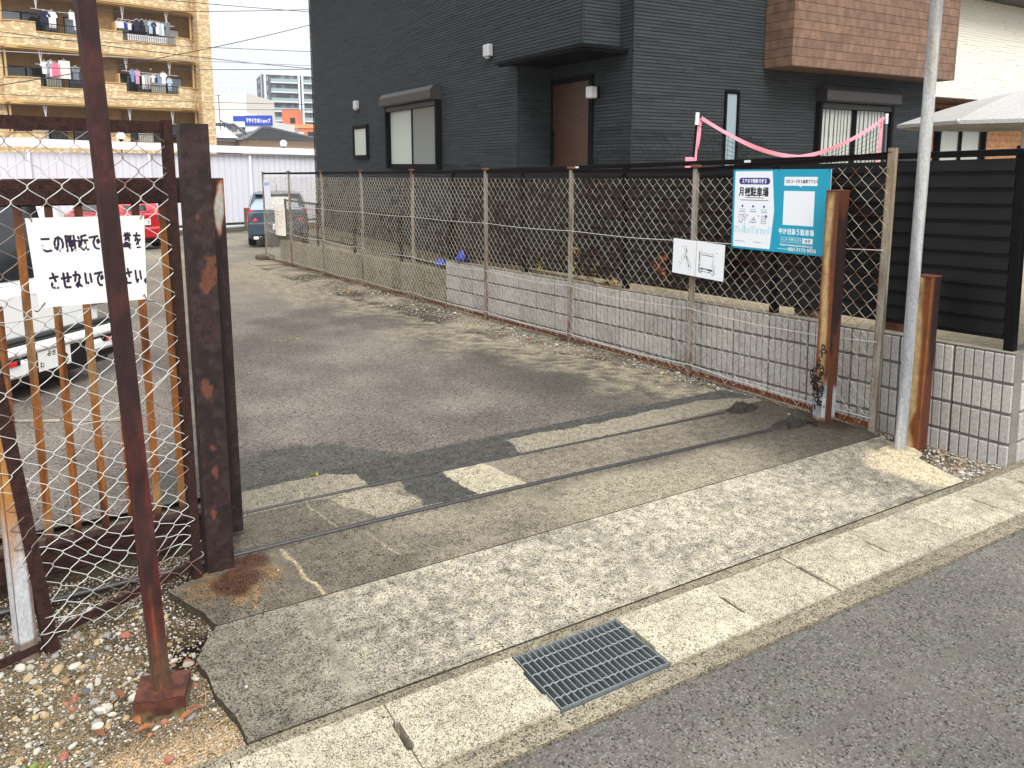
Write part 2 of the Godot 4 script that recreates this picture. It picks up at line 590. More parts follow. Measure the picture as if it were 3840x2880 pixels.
	mat("shed_trim", Color8(240, 241, 246), 0.5)
	mat("tyre", Color8(22, 22, 23), 0.9)
	mat("car_blue", Color8(72, 88, 106), 0.25, 0.35, {"spec": 0.6})
	mat("car_red", Color8(190, 22, 34), 0.22, 0.0, {"spec": 0.7})
	mat("car_white", Color8(236, 238, 238), 0.22, 0.0, {"spec": 0.6})
	mat("car_black", Color8(18, 18, 20), 0.3)
	mat("tail_red", Color8(214, 28, 24), 0.15, 0, {"spec": 0.7})
	mat("chrome", Color8(210, 212, 214), 0.15, 0.9)
	mat("roof_tile", Color8(94, 96, 99), 0.7, 0, {"vc": true})
	mat("solar", Color8(190, 198, 212), 0.15, 0.4)
	mat("beige_wall", Color8(196, 170, 148), 0.9)
	mat("purple_awning", Color8(92, 86, 128), 0.8)
	mat("white_wall", Color8(232, 232, 232), 0.85)
	mat("blue_sign", Color8(34, 70, 190), 0.6)
	mat("orange_wall", Color8(206, 118, 82), 0.85)
	mat("orange_light", Color8(226, 152, 108), 0.85)
	mat("tower_grey", Color8(92, 95, 104), 0.85)
	mat("tower_white", Color8(214, 218, 224), 0.8)
	mat("tower_glass", Color8(150, 172, 176), 0.3)
	mat("haze_wall", Color8(226, 222, 216), 0.9)
	mat("cable", Color8(40, 42, 46), 0.8)
	mat("cable_pale", Color8(150, 154, 160), 0.6)
	mat("old_wood", Color8(118, 108, 92), 0.95, 0, {"tex": wood, "scale": Vector3(3, 1, 3)})
	mat("leaf", Color.WHITE, 0.7, 0, {"vc": true})
	M["leaf"].backlight_enabled = true
	M["leaf"].backlight = Color(0.3, 0.3, 0.1)
	mat("twig", Color8(96, 72, 52), 0.9)
	mat("cloth", Color.WHITE, 0.9, 0, {"vc": true})
	mat("blue_cloth", Color8(54, 78, 176), 0.8)
	mat("lamp_glass", Color8(225, 226, 228), 0.2, 0.1)
	var pane := mat("pane", Color(0.75, 0.82, 0.82, 0.12), 0.05)
	pane.transparency = BaseMaterial3D.TRANSPARENCY_ALPHA
	for k in 7:
		mat("stone%d" % k, [Color8(236, 232, 220), Color8(206, 200, 184), Color8(176, 174, 170), Color8(112, 114, 116), Color8(214, 190, 144), Color8(190, 124, 102), Color8(180, 152, 116)][k], 0.9, 0, {"tex": grain, "scale": V * 8.0})

func f_tex(d: PackedByteArray) -> ImageTexture:
	return ImageTexture.create_from_image(Image.create_from_data(1024, 1024, false, Image.FORMAT_L8, d))


func patch(rows: Array, nx: int, nz: int, y: float, fc: Callable, skirt := 0.05, warp := 0.0) -> ArrayMesh:   # a slab between a left and a right edge: rows of [z, x_left, x_right]
	var edge := func(z: float, e: int) -> float:
		for k in rows.size() - 1:
			if (z - rows[k][0]) * (z - rows[k + 1][0]) <= 0.0:
				return lerpf(rows[k][e], rows[k + 1][e], (z - rows[k][0]) / (rows[k + 1][0] - rows[k][0]))
		return rows[0][e]
	var z0: float = rows[0][0]
	var z1: float = rows[-1][0]
	var b := MB.new()
	var at := func(s: float, t: float) -> Vector3:
		var z := lerpf(z0, z1, t)
		var x := lerpf(edge.call(z, 1) + warp * ns(z, 3.1, 3.0), edge.call(z, 2) + warp * ns(z, 7.7, 3.0), s)
		return Vector3(x, y + lot(z), z)
	b.grid(nx, nz, at, fc)
	if skirt > 0.0:
		b.col = lin(96, 88, 76)
		for side in [[0.0, true], [1.0, false]]:
			for k in nz:
				var p: Vector3 = at.call(side[0], float(k) / nz)
				var q: Vector3 = at.call(side[0], float(k + 1) / nz)
				var f := [p, q, q - Vector3.UP * skirt, p - Vector3.UP * skirt]
				if side[1]:
					f.reverse()
				b.quad(f[0], f[1], f[2], f[3])
		for k in nx:
			for e in [0.0, 1.0]:
				var p: Vector3 = at.call(float(k) / nx, e)
				var q: Vector3 = at.call(float(k + 1) / nx, e)
				var f := [q, p, p - Vector3.UP * skirt, q - Vector3.UP * skirt]
				if e == 0.0:
					f = [p, q, q - Vector3.UP * skirt, p - Vector3.UP * skirt]
					f.reverse()
				b.quad(f[0], f[1], f[2], f[3])
	return b.mesh()


func inside(p: Vector3, pts: Array, wob := 0.03) -> bool:
	var q := Vector2(p.x + wob * ns(p.x, p.z, 4.0), p.z + wob * ns(p.z, p.x + 9.0, 4.0))
	return Geometry2D.is_point_in_polygon(q, PackedVector2Array(pts))

func line_gap(p: Vector3, pts: Array) -> float:
	var q := Vector2(p.x + 0.014 * ns(p.x, p.z, 6.0), p.z + 0.014 * ns(p.z, p.x, 6.0))
	var d := 9.0
	for k in pts.size() - 1:
		d = minf(d, q.distance_to(Geometry2D.get_closest_point_to_segment(q, pts[k], pts[k + 1])))
	return d


const FA := Vector3(4.533, 0, -2.997)       # near end of the chain-link fence
const FD := Vector3(-0.0509, 0, -0.9987)    # and the way it runs

func fence_x(z: float) -> float:
	return FA.x + FD.x / FD.z * (z - FA.z)


func build_ground() -> void:
	var b := MB.new()
	var zs := [[-2.195, -0.045], [-5.0, -0.045], [-34.0, -0.77], [-2500.0, -0.8]]
	b.col = lin(150, 142, 128)
	for k in 3:
		b.quad(Vector3(-1500, zs[k][1], zs[k][0]), Vector3(1500, zs[k][1], zs[k][0]), Vector3(1500, zs[k + 1][1], zs[k + 1][0]), Vector3(-1500, zs[k + 1][1], zs[k + 1][0]))
	b.quad(Vector3(-1500, -0.05, 1500), Vector3(1500, -0.05, 1500), Vector3(1500, -0.05, -1.77), Vector3(-1500, -0.05, -1.77))
	struct("ground", b.mesh(), M.soil)
	# road: asphalt with darker and paler wear
	struct("road", patch([[6.0, -30.0, 40.0], [-1.764, -30.0, 40.0]], 10, 10, -0.022, func(p, s, t): return lin(116, 112, 108), 0.0), M.road)
	struct("road_edge", patch([[1.2, -1.5, 9.0], [-1.764, -1.5, 9.0]], 210, 60, -0.016, func(p, s, t):
		var e := 0.92 + 0.16 * ns(p.x, p.z, 0.5) + 0.12 * ns(p.x, p.z, 2.5)
		e *= 1.0 + 0.22 * sm(0.0, 0.3, ns(p.x * 0.7 + 3.0, p.z, 0.45))
		return lin(126, 124, 122) * e, 0.0), M.road)
	# the gutter: a channel with two concrete lips
	b = MB.new()
	for e in [[-2.215, -2.168, 0.0], [-1.846, -1.766, -0.004]]:
		b.col = lin(150, 138, 116)
		b.grid(260, 2, func(s, t): return Vector3(lerpf(-6, 14, s), e[2] + 0.002 * ns(s * 20.0, t, 2.0), lerpf(e[1], e[0], t)), func(p, s, t): return lin(158, 150, 134) * (0.92 + 0.3 * ns(p.x, p.z, 1.3)))
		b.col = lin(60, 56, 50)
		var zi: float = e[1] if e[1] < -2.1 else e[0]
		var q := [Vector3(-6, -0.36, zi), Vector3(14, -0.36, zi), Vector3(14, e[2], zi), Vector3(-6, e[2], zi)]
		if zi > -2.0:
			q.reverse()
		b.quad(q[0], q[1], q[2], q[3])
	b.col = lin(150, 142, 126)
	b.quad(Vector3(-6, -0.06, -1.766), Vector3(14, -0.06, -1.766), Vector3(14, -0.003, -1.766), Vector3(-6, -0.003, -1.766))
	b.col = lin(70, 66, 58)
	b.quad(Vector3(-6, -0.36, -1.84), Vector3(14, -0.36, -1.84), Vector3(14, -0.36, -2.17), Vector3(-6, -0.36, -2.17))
	struct("gutter", b.mesh(), M.apron)
	# concrete apron: front slab, then the slab that carries the rails
	var front := [[-2.22, 0.377, 4.22], [-2.53, 0.324, 4.32], [-2.72, 0.298, 4.42], [-2.896, 0.40, 4.47]]
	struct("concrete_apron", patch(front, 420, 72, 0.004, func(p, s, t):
		var m := ns(p.x, p.z, 0.55) * 0.9 + ns(p.x + 4.0, p.z, 1.9) * 0.5
		var fine := ns(p.x, p.z, 11.0)
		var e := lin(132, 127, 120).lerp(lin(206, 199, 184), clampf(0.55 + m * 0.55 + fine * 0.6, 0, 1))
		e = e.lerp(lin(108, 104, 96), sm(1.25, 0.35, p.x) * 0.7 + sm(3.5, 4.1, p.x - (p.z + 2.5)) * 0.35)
		var pole := Vector2(p.x - 4.20, (p.z + 2.44) * 0.8).length() + 0.06 * ns(p.x, p.z, 2.0)
		e = e.lerp(lin(232, 218, 190), sm(0.30, 0.18, pole) * 0.9)
		if p.z > -2.26:
			e *= 0.9
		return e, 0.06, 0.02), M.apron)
	var rear := [[-2.9, 0.41, 4.47], [-3.04, 0.37, 4.50], [-3.25, 0.27, 4.50], [-3.36, 0.50, 4.50], [-3.45, 0.56, 4.46], [-4.0, 0.56, 4.40], [-4.16, 0.56, 4.36]]
	var dark := lin(88, 88, 86)
	var crack1 := [Vector2(0.76, -3.37), Vector2(0.78, -3.22), Vector2(0.79, -3.08), Vector2(0.825, -2.9)]
	var crack2 := [Vector2(1.03, -4.06), Vector2(1.0, -3.9), Vector2(0.99, -3.74), Vector2(1.02, -3.61), Vector2(1.05, -3.44)]
	var crack3 := [Vector2(1.15, -3.33), Vector2(1.17, -3.18), Vector2(1.21, -3.05)]
	var crack4 := [Vector2(0.585, -3.1), Vector2(0.575, -3.02), Vector2(0.545, -2.93)]
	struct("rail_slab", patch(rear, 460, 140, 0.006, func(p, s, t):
		var m := ns(p.x, p.z, 0.6) + ns(p.x + 4.0, p.z, 1.9) * 0.5
		var fine := ns(p.x, p.z, 11.0)
		var e := lin(112, 106, 99).lerp(lin(156, 147, 134), clampf(0.45 + m * 0.8 + fine * 0.35, 0, 1))
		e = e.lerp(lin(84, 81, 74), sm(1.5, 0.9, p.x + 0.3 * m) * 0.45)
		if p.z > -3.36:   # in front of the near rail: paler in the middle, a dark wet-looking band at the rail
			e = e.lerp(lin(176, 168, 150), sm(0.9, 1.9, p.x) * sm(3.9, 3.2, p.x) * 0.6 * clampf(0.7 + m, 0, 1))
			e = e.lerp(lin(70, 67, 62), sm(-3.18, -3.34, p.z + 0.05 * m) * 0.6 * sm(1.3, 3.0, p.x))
		if p.z < -3.36 and p.z > -3.8:
			if inside(p, [Vector2(1.12, -3.78), Vector2(1.38, -3.8), Vector2(1.52, -3.5), Vector2(1.25, -3.45)]):
				e = e.lerp(lin(176, 169, 152), 0.75)
			if inside(p, [Vector2(1.76, -3.8), Vector2(2.04, -3.8), Vector2(2.12, -3.42), Vector2(1.78, -3.42)]):
				e = e.lerp(lin(198, 190, 170), 0.85)
			if inside(p, [Vector2(1.5, -3.84), Vector2(1.76, -3.84), Vector2(1.80, -3.45), Vector2(1.52, -3.45)], 0.04):
				e = dark * (0.95 + 0.3 * fine)
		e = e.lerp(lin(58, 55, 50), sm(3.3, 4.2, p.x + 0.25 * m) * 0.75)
		if p.z < -3.8:
			var keep := inside(p, [Vector2(0.3, -4.12), Vector2(1.2, -4.1), Vector2(1.33, -4.02), Vector2(1.35, -3.8), Vector2(0.3, -3.8)]) or inside(p, [Vector2(2.35, -4.08), Vector2(2.32, -3.8), Vector2(4.5, -3.8), Vector2(4.4, -3.9), Vector2(4.0, -4.05), Vector2(3.05, -4.03)])
			if keep:
				e = e.lerp(lin(172, 165, 150), 0.5)
			else:
				e = dark * (0.95 + 0.35 * fine)
		e = e.lerp(lin(216, 200, 164), 0.9 * sm(0.010, 0.002, line_gap(p, crack1)))
		e = e.lerp(lin(190, 180, 156), 0.6 * sm(0.009, 0.001, minf(line_gap(p, crack2), line_gap(p, crack3))))
		e = e.lerp(lin(200, 150, 90), 0.6 * sm(0.008, 0.001, line_gap(p, crack4)))
		var rs := Vector2(p.x - 0.53, p.z + 3.2).length() + 0.09 * ns(p.x, p.z, 3.0)
		e = e.lerp(lin(150, 116, 78), sm(0.26, 0.12, rs) * clampf(0.4 + fine * 2.2, 0.15, 0.75))
		e = e.lerp(lin(74, 42, 34), sm(0.125, 0.07, minf(rs, Vector2(p.x - 0.63, p.z + 3.33).length() + 0.03 + 0.06 * ns(p.x, p.z, 4.0))) * 0.8)
		var rs2 := Vector2(p.x - 4.42, p.z + 3.22).length() + 0.05 * m
		e = e.lerp(lin(60, 42, 32), sm(0.2, 0.08, rs2) * 0.7)
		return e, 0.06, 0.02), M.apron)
	# car park surface
	var lotrows := [[-4.16, -9.0, 4.30], [-5.2, -9.0, 4.18], [-6.4, -9.0, 3.78], [-7.6, -9.0, 3.7], [-9.2, -9.0, 3.52], [-10.8, -9.0, 3.4], [-12.4, -9.0, 3.3], [-14.6, -9.0, 3.3], [-16.4, -9.0, 3.3]]
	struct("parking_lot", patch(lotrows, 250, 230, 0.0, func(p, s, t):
		var m := ns(p.x, p.z, 0.32) + 0.5 * ns(p.x + 3.0, p.z, 1.1) + 0.3 * ns(p.x, p.z * 0.35, 2.2)
		var e := lin(112, 106, 104).lerp(lin(150, 143, 138), clampf(0.4 + m, 0, 1))
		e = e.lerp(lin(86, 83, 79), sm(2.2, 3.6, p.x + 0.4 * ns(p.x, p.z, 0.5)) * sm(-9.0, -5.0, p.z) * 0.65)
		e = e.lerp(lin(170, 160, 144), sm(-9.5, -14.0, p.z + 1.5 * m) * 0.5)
		if inside(p, [Vector2(0.2, -4.62), Vector2(0.81, -4.6), Vector2(1.11, -4.7), Vector2(1.4, -4.6), Vector2(1.55, -4.35), Vector2(1.75, -4.2), Vector2(2.6, -4.15), Vector2(0.2, -4.1)], 0.06):
			e = lin(100, 99, 96) * (0.95 + 0.2 * ns(p.x, p.z, 6.0))
		e = e.lerp(lin(176, 168, 148), sm(0.93, 0.985, s + 0.04 * m) * clampf(0.55 + 2.0 * ns(p.x, p.z, 6.0), 0.0, 1.0))
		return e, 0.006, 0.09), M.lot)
	# far gravel of the car park, up to the white shed wall
	struct("gravel_yard", patch([[-15.8, -22.0, 6.0], [-27.4, -22.0, 6.2], [-31.0, -22.0, 8.0]], 140, 70, -0.012, func(p, s, t):
		var m := ns(p.x, p.z, 0.3) + 0.5 * ns(p.x, p.z, 1.5)
		return lin(150, 148, 144).lerp(lin(190, 182, 164), clampf(0.45 + m * 0.9, 0, 1)), 0.0), M.soil)
	# bays painted on the asphalt
	for l in [[Vector3(-1.7, 0, -7.0), Vector3(0.3, 0, -5.8)], [Vector3(-2.6, 0, -9.6), Vector3(-0.4, 0, -8.3)]]:
		b = MB.new()
		var dd: Vector3 = (l[1] - l[0]).normalized()
		var sd := Vector3(dd.z, 0, -dd.x) * 0.03
		b.grid(60, 2, func(s, t):
			var p: Vector3 = l[0].lerp(l[1], s) + sd * (t * 2.0 - 1.0) * (1.0 + 0.25 * ns(s * 4.0, t, 3.0))
			return Vector3(p.x, lot(p.z) + 0.005, p.z), func(p, s, t): return lin(216, 212, 204) * (0.85 + 0.25 * ns(p.x, p.z, 5.0)))
		struct("painted_line", b.mesh(), M.plain_concrete)
	# bare earth and gravel left of the apron, and the strip between fence and apron on the right
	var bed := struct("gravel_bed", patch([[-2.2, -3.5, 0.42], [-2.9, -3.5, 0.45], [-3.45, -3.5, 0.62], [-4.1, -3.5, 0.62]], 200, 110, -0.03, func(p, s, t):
		var m := ns(p.x, p.z, 1.0) + 0.5 * ns(p.x, p.z, 4.0)
		var e := lin(142, 128, 106).lerp(lin(84, 74, 60), clampf(0.35 + m, 0, 1))
		e = e.lerp(lin(212, 184, 150), sm(-2.52, -2.3, p.z + 0.12 * m + 0.15 * (p.x - 0.1)) * 0.9)
		e = e.lerp(lin(34, 29, 24), sm(0.16, 0.05, Vector2((p.x - 0.30) * 0.75, p.z + 2.82 + 0.3 * (p.x - 0.3)).length() + 0.05 * m) * 0.95)
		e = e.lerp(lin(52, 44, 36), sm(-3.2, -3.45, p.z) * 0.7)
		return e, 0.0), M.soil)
	var bed2 := struct("gravel_strip", patch([[-2.2, 4.1, 7.5], [-3.0, 4.2, 7.5], [-3.6, 4.38, 5.0], [-4.2, 4.28, 5.0], [-16.6, 1.6, 4.4]], 60, 260, -0.022, func(p, s, t):
		var m := ns(p.x, p.z, 0.8) + 0.6 * ns(p.x, p.z, 3.0)
		return lin(100, 93, 85).lerp(lin(190, 180, 164), clampf(0.45 + m, 0, 1)), 0.0), M.soil)
	build_stones(bed, bed2)


func stone_mesh(sd: int, tris := 1) -> ArrayMesh:
	var s := SphereMesh.new()
	s.radius = 0.5
	s.height = 1.0
	s.radial_segments = 8 if tris else 5
	s.rings = 4 if tris else 2
	var a := s.get_mesh_arrays()
	var v: PackedVector3Array = a[Mesh.ARRAY_VERTEX]
	var st := SurfaceTool.new()
	st.begin(Mesh.PRIMITIVE_TRIANGLES)
	st.set_smooth_group(-1)
	var idx: PackedInt32Array = a[Mesh.ARRAY_INDEX]
	for k in idx:
		var p := v[k]
		p *= 0.82 + 0.42 * N.get_noise_3d(p.x * 95.0 + sd * 31.0, p.y * 95.0, p.z * 95.0)
		p.y = clampf(p.y, -0.40, 0.36)
		p.x = clampf(p.x, -0.43, 0.40)
		st.add_vertex(p)
	st.generate_normals()
	return st.commit()


func build_stones(bed: Node3D, bed2: Node3D) -> void:
	rng.seed = 41
	var shapes := []
	for k in 7:
		shapes.append(stone_mesh(k))
	var tone := [0, 0, 0, 1, 1, 1, 2, 2, 3, 4, 4, 5, 6, 6]
	var lay := func(parent: Node3D, x: float, y: float, z: float, sz: float) -> void:
		var o := add(parent, "stone", shapes[rng.randi() % 7], M["stone%d" % tone[rng.randi() % tone.size()]])
		o.transform = Transform3D(Basis.from_euler(Vector3(rng.randf_range(-0.3, 0.3), rng.randf() * TAU, rng.randf_range(-0.3, 0.3))).scaled_local(Vector3(sz * rng.randf_range(0.9, 1.5), sz * rng.randf_range(0.5, 0.8), sz * rng.randf_range(0.7, 1.0))), Vector3(x, y + sz * 0.16, z))
	var count := 0
	while count < 300:   # the loose stones round the rusty post
		var p := Vector2(rng.randf_range(-0.42, 0.43), rng.randf_range(-3.32, -2.24))
		if p.y > -2.45 and rng.randf() < 0.8:
			continue
		if p.x > 0.27 and p.y < -2.52 and p.x > 0.30 + 0.04 * sin(p.y * 40.0):
			continue
		if Vector2(p.x - 0.17, p.y + 2.575).length() < 0.085:
			continue
		if p.x > 0.36 + (p.y + 2.2) * 0.1:
			continue
		lay.call(bed, p.x, -0.03, p.y, rng.randf_range(0.014, 0.026) if count % 3 else rng.randf_range(0.026, 0.044))
		count += 1
	for k in 46:
		lay.call(bed, rng.randf_range(0.545, 0.62), -0.02, rng.randf_range(-3.58, -3.37), rng.randf_range(0.01, 0.024))
	for k in 110:   # beside the two posts on the right
		var z := rng.randf_range(-3.25, -2.24)
		var x := rng.randf_range(4.36 + (z + 2.9) * -0.2, 4.66 + (z + 2.24) * 0.16)
		if Vector2(x - 4.51, z + 2.69).length() > 0.075 and Vector2(x - 4.34, z + 2.68).length() > 0.05:
			lay.call(bed2, x, -0.022, z, rng.randf_range(0.012, 0.04))
	for k in 150:   # along the foot of the fence
		var z := rng.randf_range(-13.0, -3.4)
		var x := fence_x(z) - absf(rng.randfn(0.0, 0.22 + 0.03 * (-z - 3.4)))
		lay.call(bed2, x, lot(z) - 0.012, z, rng.randf_range(0.02, 0.05))
	# finer gravel, past counting
	var small := stone_mesh(20, 0)
	for sets in [[bed, 9000, "gravel"], [bed2, 6500, "gravel"]]:
		for tn in 3:
			var mm := MultiMesh.new()
			mm.transform_format = MultiMesh.TRANSFORM_3D
			mm.mesh = small
			var tf := []
			for k in int(sets[1] / 3.0):
				var p := Vector3()
				var sz := rng.randf_range(0.004, 0.012)
				if sets[0] == bed:
					p = Vector3(rng.randf_range(-0.75, 0.43), -0.029, rng.randf_range(-3.6, -2.22))
					if p.z > -2.45 and rng.randf() < 0.6:
						sz *= 0.6
				else:
					var z := -2.24 - 11.5 * pow(rng.randf(), 1.3)
					var x := rng.randf_range(4.25, 4.68 + (z + 2.24) * 0.16) if z > -3.2 else fence_x(z) - absf(rng.randfn(0.0, 0.2 + 0.035 * (-z - 3.4))) + 0.05
					p = Vector3(x, lot(z) - 0.013, z)
					sz = rng.randf_range(0.006, 0.02)
				tf.append(Transform3D(Basis.from_euler(Vector3(0, rng.randf() * TAU, 0)).scaled_local(Vector3(sz * 1.3, sz * 0.8, sz)), p))
			mm.instance_count = tf.size()
			for k in tf.size():
				mm.set_instance_transform(k, tf[k])
			var o := MultiMeshInstance3D.new()
			o.name = sets[2]
			o.multimesh = mm
			o.material_override = M["stone%d" % [0, 2, 6][tn]]
			sets[0].add_child(o, true)
			o.set_meta("kind", "stuff")


func skin(b: MB, o: Vector3, s: Vector3, bs: Basis, nv: int, f: Callable, nu := 6) -> void:   # an upright square post whose sides are finely divided, so that paint and rust can vary along it
	for k in 4:
		var w := PI * 0.5 * k
		var nn := Vector3(round(sin(w)), 0, round(cos(w)))
		var tt := Vector3(round(cos(w)), 0, round(-sin(w)))
		var wd: float = s.x if absf(tt.x) > 0.5 else s.z
		var dp: float = s.z if absf(tt.x) > 0.5 else s.x
		b.grid(nu, nv, func(u, t): return o + bs * (nn * dp * 0.5 + tt * (u - 0.5) * wd * -1.0 + Vector3.UP * t * s.y), func(p, u, t): return f.call(k, u, t, p), true)
	b.col = f.call(0, 0.5, 1.0, o)
	var h := s * 0.5
	b.quad(o + bs * Vector3(-h.x, s.y, h.z), o + bs * Vector3(h.x, s.y, h.z), o + bs * Vector3(h.x, s.y, -h.z), o + bs * Vector3(-h.x, s.y, -h.z))


func chainlink(b: MB, o: Vector3, r: Vector3, nrm: Vector3, w: float, h: float, wr: float, sub: Array, sides: int, warp: Callable, tint: Callable, pw := 0.093, ph := 0.1, curl := 0.3) -> void:
	var a := pw * 0.5
	var hh := ph * 0.5
	for k in int(w / a):
		var pts := []
		var cols := []
		for j in int(h / hh):
			var u0 := (k + (k + j) % 2) * a
			var u1 := (k + (k + j + 1) % 2) * a
			for t in sub:
				var e: float = lerpf(t, smoothstep(0.0, 1.0, t), curl)
				var u: float = lerpf(u0, u1, e) + (signf(u0 - u1) * wr * 1.2 * (1.0 - t) if t < 0.5 else 0.0)
				var vv: float = (j + t) * hh
				var q: Vector3 = warp.call(u, vv)
				pts.append(o + r * (u + q.x) + Vector3.UP * (vv + q.y) + nrm * (q.z + (wr if u1 > u0 else -wr) * sin(t * PI)))
				cols.append(tint.call(u, vv))
		b.tube(pts, wr, sides, cols)


func dark_rust(u: float, y: float) -> Color:
	var e := lin(64, 41, 38).lerp(lin(46, 27, 25), sm(-0.25, 0.3, ns(u, y, 5.0)))
	e = e.lerp(lin(24, 14, 13), 0.75 * sm(0.12, 0.34, ns(u + 5.0, y, 26.0)))
	return e.lerp(lin(84, 66, 66), 0.5 * sm(0.15, 0.4, ns(u + 9.0, y, 18.0)))


func build_left_gate() -> void:
	# the tall leaning post in front, an angle iron on a small concrete footing
	var t := thing("leaning_post", "tall rust red leaning post on a small rusty concrete footing in the gravel", "post", Vector3(0.175, -0.03, -2.578))
	var b := MB.new()
	var lean := Basis(Vector3.BACK, 0.028) * Basis(Vector3.UP, 0.25)
	b.box(lean * Vector3(0, 1.55, 0), Vector3(0.046, 3.0, 0.008), lean)
	b.box(lean * Vector3(0.0205, 1.55, -0.021), Vector3(0.007, 3.0, 0.044), lean)
	var pm := MB.new()
	skin(pm, lean * Vector3(0, 0.04, 0), Vector3(0.05, 3.1, 0.036), lean, 150, func(k, u, v, p):
		var m := ns(p.x + u * 0.1, p.y * 0.6, 5.0)
		var e := lin(92, 46, 42).lerp(lin(60, 28, 28), sm(-0.3, 0.3, m))
		e = e.lerp(lin(124, 26, 20), sm(-0.1, 0.4, ns(u * 0.25 + k, p.y * 0.4, 4.0)) * sm(0.55, 0.2, absf(p.y - 0.55)) * 0.8)
		e = e.lerp(lin(116, 88, 64), sm(0.36, 0.14, p.y) * 0.85)
		if absf(u - 0.72) < 0.10 and p.y < 0.5:
			e = e.lerp(lin(160, 90, 44), 0.6 * sm(0.5, 0.3, p.y))
		e = e.darkened(0.35 * sm(0.0, 0.3, ns(u * 0.12 + k, p.y, 12.0)))
		return e * (0.95 + 0.3 * ns(u * 0.2, p.y, 24.0)))
	add(t, "shaft", pm.mesh(), M.painted_post)
	b = MB.new()
	var fb := Basis(Vector3.UP, -0.28)
	skin(b, Vector3(0, -0.01, 0), Vector3(0.155, 0.078, 0.14), fb, 24, func(k, u, v, p):
		var e := lin(116, 64, 48).lerp(lin(86, 46, 36), sm(-0.2, 0.3, ns(u * 0.2 + k, v * 0.1, 9.0)))
		e = e.lerp(lin(150, 140, 96), sm(0.62, 0.35, v + 0.5 * ns(u * 0.2 + k, v * 0.1, 8.0)) * 0.8)
		return e * (0.9 + 0.3 * ns(u * 0.2 + k, v * 0.1, 24.0)), 20)
	b.grid(24, 24, func(s, tt): return fb * Vector3((s - 0.5) * 0.155, 0.0695 + 0.004 * ns(s * 0.2, tt * 0.2, 7.0), -(tt - 0.5) * 0.14), func(p, s, tt): return lin(124, 68, 50).lerp(lin(84, 46, 36), sm(-0.2, 0.3, ns(p.x, p.z, 12.0))) * (0.9 + 0.4 * ns(p.x, p.z, 34.0)))
	add(t, "footing", b.mesh(), M.painted_post)

	# the fixed wire panel
	var r := Vector3(0.53, 0, -0.205).normalized()
	var nr := Vector3(-r.z, 0, r.x)
	if nr.z < 0:
		nr = -nr
	var bas := Basis(r, Vector3.UP, nr)
	var o := Vector3(-0.145, 0, -3.10)
	t = thing("wire_panel", "rusty framed panel of curling white chain-link wire left of the gateway", "fence panel", o)
	b = MB.new()
	b.beam(Vector3(0.0, -0.03, 0), Vector3(-0.155, 1.93, 0.05), 0.045, 0.03, r)
	add(t, "upright", b.mesh(), M.rust)
	b = MB.new()
	b.box(r * 0.572 + Vector3(0, 0.95, 0), Vector3(0.036, 1.93, 0.03), bas)
	add(t, "upright", b.mesh(), M.rust)
	b = MB.new()
	b.beam(r * -0.75 + Vector3(0, 1.885, 0.04), r * 0.56 + Vector3(0, 1.885, 0), 0.006, 0.046, nr)
	b.beam(r * -0.75 + Vector3(0, 1.906, 0.04) - nr * 0.02, r * 0.56 + Vector3(0, 1.906, 0) - nr * 0.02, 0.04, 0.005, nr)
	add(t, "top_rail", b.mesh(), M.rust)
	b = MB.new()
	b.beam(r * 0.01 + Vector3(0, 0.035, 0), r * 0.56 + Vector3(0, 0.07, 0), 0.012, 0.032, nr)
	b.beam(r * -0.6 + Vector3(0, 0.02, 0.04), r * -0.03 + Vector3(0, 0.01, 0), 0.012, 0.03, nr)
	add(t, "bottom_rail", b.mesh(), M.rust)
	b = MB.new()
	var tint := func(u, v):
		var m := ns(u, v, 2.0)
		return lin(232, 234, 230).lerp(lin(120, 84, 62), sm(0.0, 0.4, m + sm(1.6, 2.2, v) * 0.32) * 0.85)
	chainlink(b, r * -0.10 + nr * 0.012, r, nr, 0.66, 2.25, 0.0017, [0.0, 0.2, 0.5, 0.8], 5, func(u, v):
		var lo := sm(1.3, 0.1, v)
		return Vector3(0.03 * lo * ns(u, v, 1.5) + 0.018 * lo * sin(v * 9.0) - 0.115 * (1.0 - u / 0.62) * sm(0.1, 2.2, v) + 0.06 * lo * (1.0 - u), 0.04 * lo * ns(u + 5.0, v, 1.7) + 0.015 + 0.03 * lo * sin(u * 14.0) + v * (0.6 + 0.1008 * v) - v, 0.02 * lo * ns(u, v + 3.0, 1.6)), tint, 0.093, 0.1, 0.9)
	chainlink(b, r * -0.72 + Vector3(0, 0, 0.04), r, nr, 0.6, 1.86, 0.0017, [0.0, 0.5], 5, func(u, v): return Vector3(-0.06 * sm(0.0, 1.8, v), 0.02 * ns(u, v, 1.5), 0.0), tint)
	add(t, "wire_mesh", b.mesh(), M.wire)
	b = MB.new()   # the tie wires
	b.col = lin(200, 200, 196)
	var tie := [r * -0.17 + Vector3(0, 1.24, 0.01), r * -0.03 + Vector3(0, 1.215, 0.02), r * 0.14 + Vector3(0, 1.22, 0.02), r * 0.33 + Vector3(0, 1.235, 0.018)]
	b.tube(tie, 0.002, 5)
	add(t, "tie_wire", b.mesh(), M.wire)
	b = MB.new()
	b.col = lin(214, 212, 204)
	b.tube([r * 0.16 + Vector3(0, 0.80, 0.015), r * 0.34 + Vector3(0, 0.79, 0.02), r * 0.53 + Vector3(0, 0.93, 0.015)], 0.0016, 5)
	add(t, "tie_wire", b.mesh(), M.wire)

	# its notice
	var ink := Ink.new(544, 390, Color8(240, 238, 234))
	var navy := Color8(34, 24, 52)
